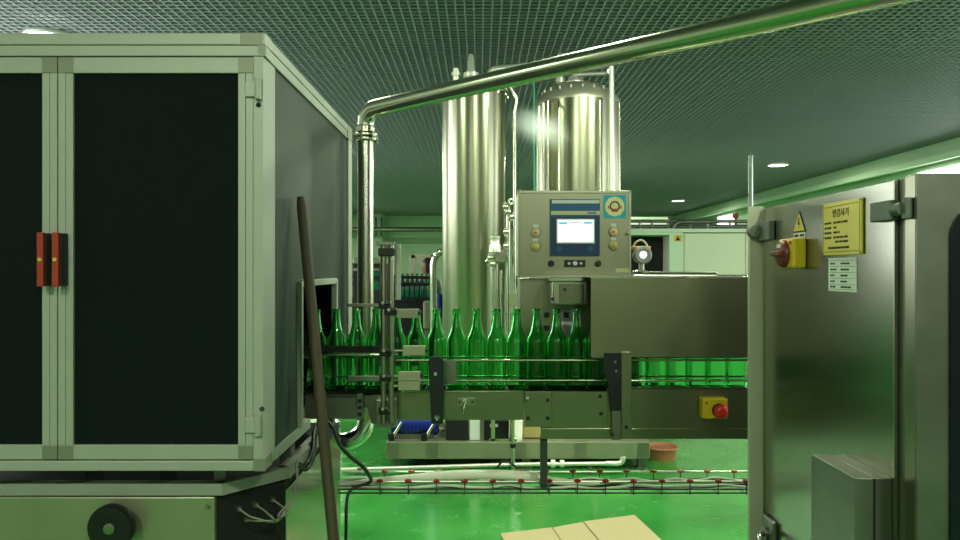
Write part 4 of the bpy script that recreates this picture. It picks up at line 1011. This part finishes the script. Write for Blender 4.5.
# arched chrome pipe by the tank
Ya = 6.3
k = MB(); k.tube([W(433.5, 340, Ya), W(433.5, 275, Ya), W(434, 262, Ya), W(437, 254.5, Ya), W(442, 252, Ya), W(450, 252, Ya + .1)], .03, 14, 5)
k.tube([Vector((X_(433.5, Ya), Ya, zt_ + .0005)), W(433.5, 340, Ya)], .03, 14)
tag(k.build('arched_pipe', 'chrome'), 'chrome pipe arching up left of the slim tank', 'pipe')
k = MB(); k.pbox(423, 436.5, 301, 330, 6.58, .12, .02); bb = k.build('carton_box', 'khaki')
k2 = MB().box(X_(424, 6.6), X_(435.5, 6.6), 6.62, 6.68, zt_ + .0005, Z_(330, 6.6)); k2.build('stand', 'steel_dark', bb)
tag(bb, 'khaki box on a stand in front of the person', 'box')
k = MB(); k.pbox(436.5, 443, 294, 318, 6.4, .15, .02); bb = k.build('blue_drum', 'blue')
MB().box(X_(437, 6.4), X_(442, 6.4), 6.42, 6.53, zt_ + .0005, Z_(318, 6.4)).build('stand', 'steel_dark', bb)
tag(bb, 'blue box beside the arched chrome pipe', 'box')

# faint white smudge between the tanks, built as a soft scatter volume
def white_smudge():
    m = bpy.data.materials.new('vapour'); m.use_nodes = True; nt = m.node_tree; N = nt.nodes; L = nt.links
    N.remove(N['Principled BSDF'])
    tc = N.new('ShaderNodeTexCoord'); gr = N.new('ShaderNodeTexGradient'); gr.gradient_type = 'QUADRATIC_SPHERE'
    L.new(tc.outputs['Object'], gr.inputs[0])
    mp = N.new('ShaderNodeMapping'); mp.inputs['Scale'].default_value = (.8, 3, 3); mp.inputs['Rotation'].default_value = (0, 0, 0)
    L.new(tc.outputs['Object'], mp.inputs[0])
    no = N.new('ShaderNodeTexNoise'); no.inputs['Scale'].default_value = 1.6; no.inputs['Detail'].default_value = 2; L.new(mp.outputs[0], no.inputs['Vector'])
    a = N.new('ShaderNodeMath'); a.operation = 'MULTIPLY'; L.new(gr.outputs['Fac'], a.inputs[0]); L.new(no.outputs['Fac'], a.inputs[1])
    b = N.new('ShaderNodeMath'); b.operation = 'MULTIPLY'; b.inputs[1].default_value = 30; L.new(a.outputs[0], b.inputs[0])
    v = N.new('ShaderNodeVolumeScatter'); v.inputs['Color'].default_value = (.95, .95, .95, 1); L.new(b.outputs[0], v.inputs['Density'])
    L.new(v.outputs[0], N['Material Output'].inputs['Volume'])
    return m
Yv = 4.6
vb = MB().lathe([(0, -1), (.5, -.86), (.86, -.5), (1, 0), (.86, .5), (.5, .86), (0, 1)], (0, 0, 0), (0, 0, 1), 20).build('vapour_wisp', white_smudge(), loc=(0, 0, 0))
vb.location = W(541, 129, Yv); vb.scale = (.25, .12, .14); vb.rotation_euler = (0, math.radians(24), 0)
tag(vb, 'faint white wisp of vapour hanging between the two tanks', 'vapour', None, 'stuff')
# ------------------------------------------------------------------ person
def person(px, Y, facing=PI):
    t = thing('person', 'person with dark hair in grey shirt and white apron, turned left', 'person', Vector((X_(px, Y), Y, 0)))
    bx_, by = X_(px, Y), Y
    V = [(0, 0, .92), (0, .0, 1.08), (0.0, 0, 1.25), (0, 0, 1.34), (.01, 0, 1.42), (.02, 0, 1.50),
         (0, -.17, 1.32), (.06, -.22, 1.08), (.26, -.17, .98), (.34, -.15, .98),
         (0, .17, 1.32), (.06, .22, 1.08), (.26, .17, .98), (.34, .15, .98),
         (0, -.09, .86), (.02, -.10, .48), (-.01, -.10, .08), (.12, -.11, .035),
         (0, .09, .86), (.02, .10, .48), (-.01, .10, .08), (.12, .11, .035)]
    Ed = [(0, 1), (1, 2), (2, 3), (3, 4), (4, 5), (2, 6), (6, 7), (7, 8), (8, 9), (2, 10), (10, 11), (11, 12), (12, 13), (0, 14), (14, 15), (15, 16), (16, 17), (0, 18), (18, 19), (19, 20), (20, 21)]
    Rr = [.15, .14, .15, .10, .055, .06, .06, .045, .033, .03, .06, .045, .033, .03, .085, .06, .042, .035, .085, .06, .042, .035]
    me = bpy.data.meshes.new('b'); me.from_pydata([(-x, y, z) for x, y, z in V], Ed, [])
    o = bpy.data.objects.new('b', me); C.objects.link(o)
    o.modifiers.new('s', 'SKIN'); sub = o.modifiers.new('u', 'SUBSURF'); sub.levels = 2
    for i, v in enumerate(me.skin_vertices[0].data): v.radius = (Rr[i], Rr[i]); v.use_root = i == 0
    dg = bpy.context.evaluated_depsgraph_get(); dg.update()
    mm = bpy.data.meshes.new_from_object(o.evaluated_get(dg)); bpy.data.objects.remove(o)
    m = MB(); m.bm.from_mesh(mm); bpy.data.meshes.remove(mm)
    # head with nose, ears and chin, looking towards -X
    hb = bmesh.new(); bmesh.ops.create_uvsphere(hb, u_segments=24, v_segments=16, radius=1)
    for v in hb.verts:
        x, y, z = v.co
        if z < 0: x -= .12 * (-z); y *= 1 - .25 * (-z)
        v.co = (x * .095, y * .075, z * .118)
    bmesh.ops.translate(hb, vec=(-.03, 0, 1.545), verts=hb.verts); m._merge(hb)
    m.lathe([(0, .025), (.012, .01), (.016, -.01), (0, -.02)], (-.118, 0, 1.535), (-1, 0, .2), 10)
    for s in (-1, 1): m.lathe([(0, .01), (.016, .008), (.02, 0), (0, -.005)], (-.02, s * .075, 1.54), (0, s, 0), 10)
    # fingers
    for s in (-1, 1):
        for j in range(4): m.tube([(-.34, s * .15 + (j - 1.5) * .018, .98), (-.385, s * .15 + (j - 1.5) * .02, .975), (-.41 + abs(j - 1.5) * .006, s * .15 + (j - 1.5) * .021, .955)], .008, 6)
        m.tube([(-.33, s * .15 - s * .03, .975), (-.36, s * .15 - s * .05, .965), (-.38, s * .15 - s * .052, .955)], .009, 6)
    for f_ in m.bm.faces: f_.smooth = True
    bmesh.ops.translate(m.bm, vec=(bx_, by, 0), verts=m.bm.verts)
    bo = m.build('body', 'skin', t)
    hr = bmesh.new(); bmesh.ops.create_uvsphere(hr, u_segments=24, v_segments=16, radius=1)
    for v in hr.verts:
        x, y, z = v.co
        if x < -.35 and z < .45: v.co = (x * .085, y * .07, z * .09)
        else: v.co = (x * .108, y * .088, z * .13)
    h = MB(); bmesh.ops.translate(hr, vec=(-.018 + bx_, by, 1.557), verts=hr.verts); h._merge(hr)
    for f_ in h.bm.faces: f_.smooth = True
    h.build('hair', 'hair', t)
    sh = MB(); sh.lathe([(.13, .86), (.175, .9), (.165, 1.05), (.18, 1.22), (.15, 1.34), (.09, 1.40), (.065, 1.415)], (bx_, by, 0), (0, 0, 1), 24)
    for s in (-1, 1): sh.tube([(bx_, by + s * .13, 1.33), (bx_ - .01, by + s * .19, 1.28), (bx_ - .06, by + s * .225, 1.08), (bx_ - .24, by + s * .175, .985)], [.075, .072, .06, .05], 14)
    sh.build('shirt', 'shirt', t)
    tr = MB()
    for s in (-1, 1): tr.tube([(bx_, by + s * .085, .95), (bx_ - .02, by + s * .10, .5), (bx_ + .01, by + s * .10, .07)], [.115, .085, .065], 14)
    tr.build('trousers', 'trousers', t)
    ap = MB(); ap.tube([(bx_ - .15, by - .10, 1.05), (bx_ - .17, by, 1.05), (bx_ - .15, by + .10, 1.05)], .012, 8)
    ap.box(bx_ - .195, bx_ - .185, by - .15, by + .15, .55, 1.12, .004); ap.build('apron', 'apron', t)
    for s in (-1, 1): pass
person(429.5, 10.9)

# ------------------------------------------------------------------ camera, view
cam = bpy.data.cameras.new('camera'); co = bpy.data.objects.new('camera', cam); C.objects.link(co)
cam.sensor_width = 36; cam.lens = F / 960 * 36; cam.clip_start = .02; cam.clip_end = 100
co.location = (0, 0, CAMZ); co.rotation_euler = (PI / 2, 0, 0)
sc = bpy.context.scene; sc.camera = co
w = bpy.data.worlds.new('world'); sc.world = w; w.use_nodes = True
w.node_tree.nodes['Background'].inputs[0].default_value = (.5, .7, .5, 1); w.node_tree.nodes['Background'].inputs[1].default_value = .2
vs = sc.view_settings; vs.view_transform = 'Standard'; vs.look = 'None'; vs.gamma = 1; vs.exposure = 0.0; vs.use_curve_mapping = False
sc.cycles.use_denoising = True
sc.cycles.max_bounces = 14; sc.cycles.transmission_bounces = 14; sc.cycles.glossy_bounces = 6; sc.cycles.volume_bounces = 4; sc.cycles.diffuse_bounces = 4
sc.cycles.sample_clamp_indirect = 6; sc.cycles.caustics_refractive = False; sc.cycles.caustics_reflective = False
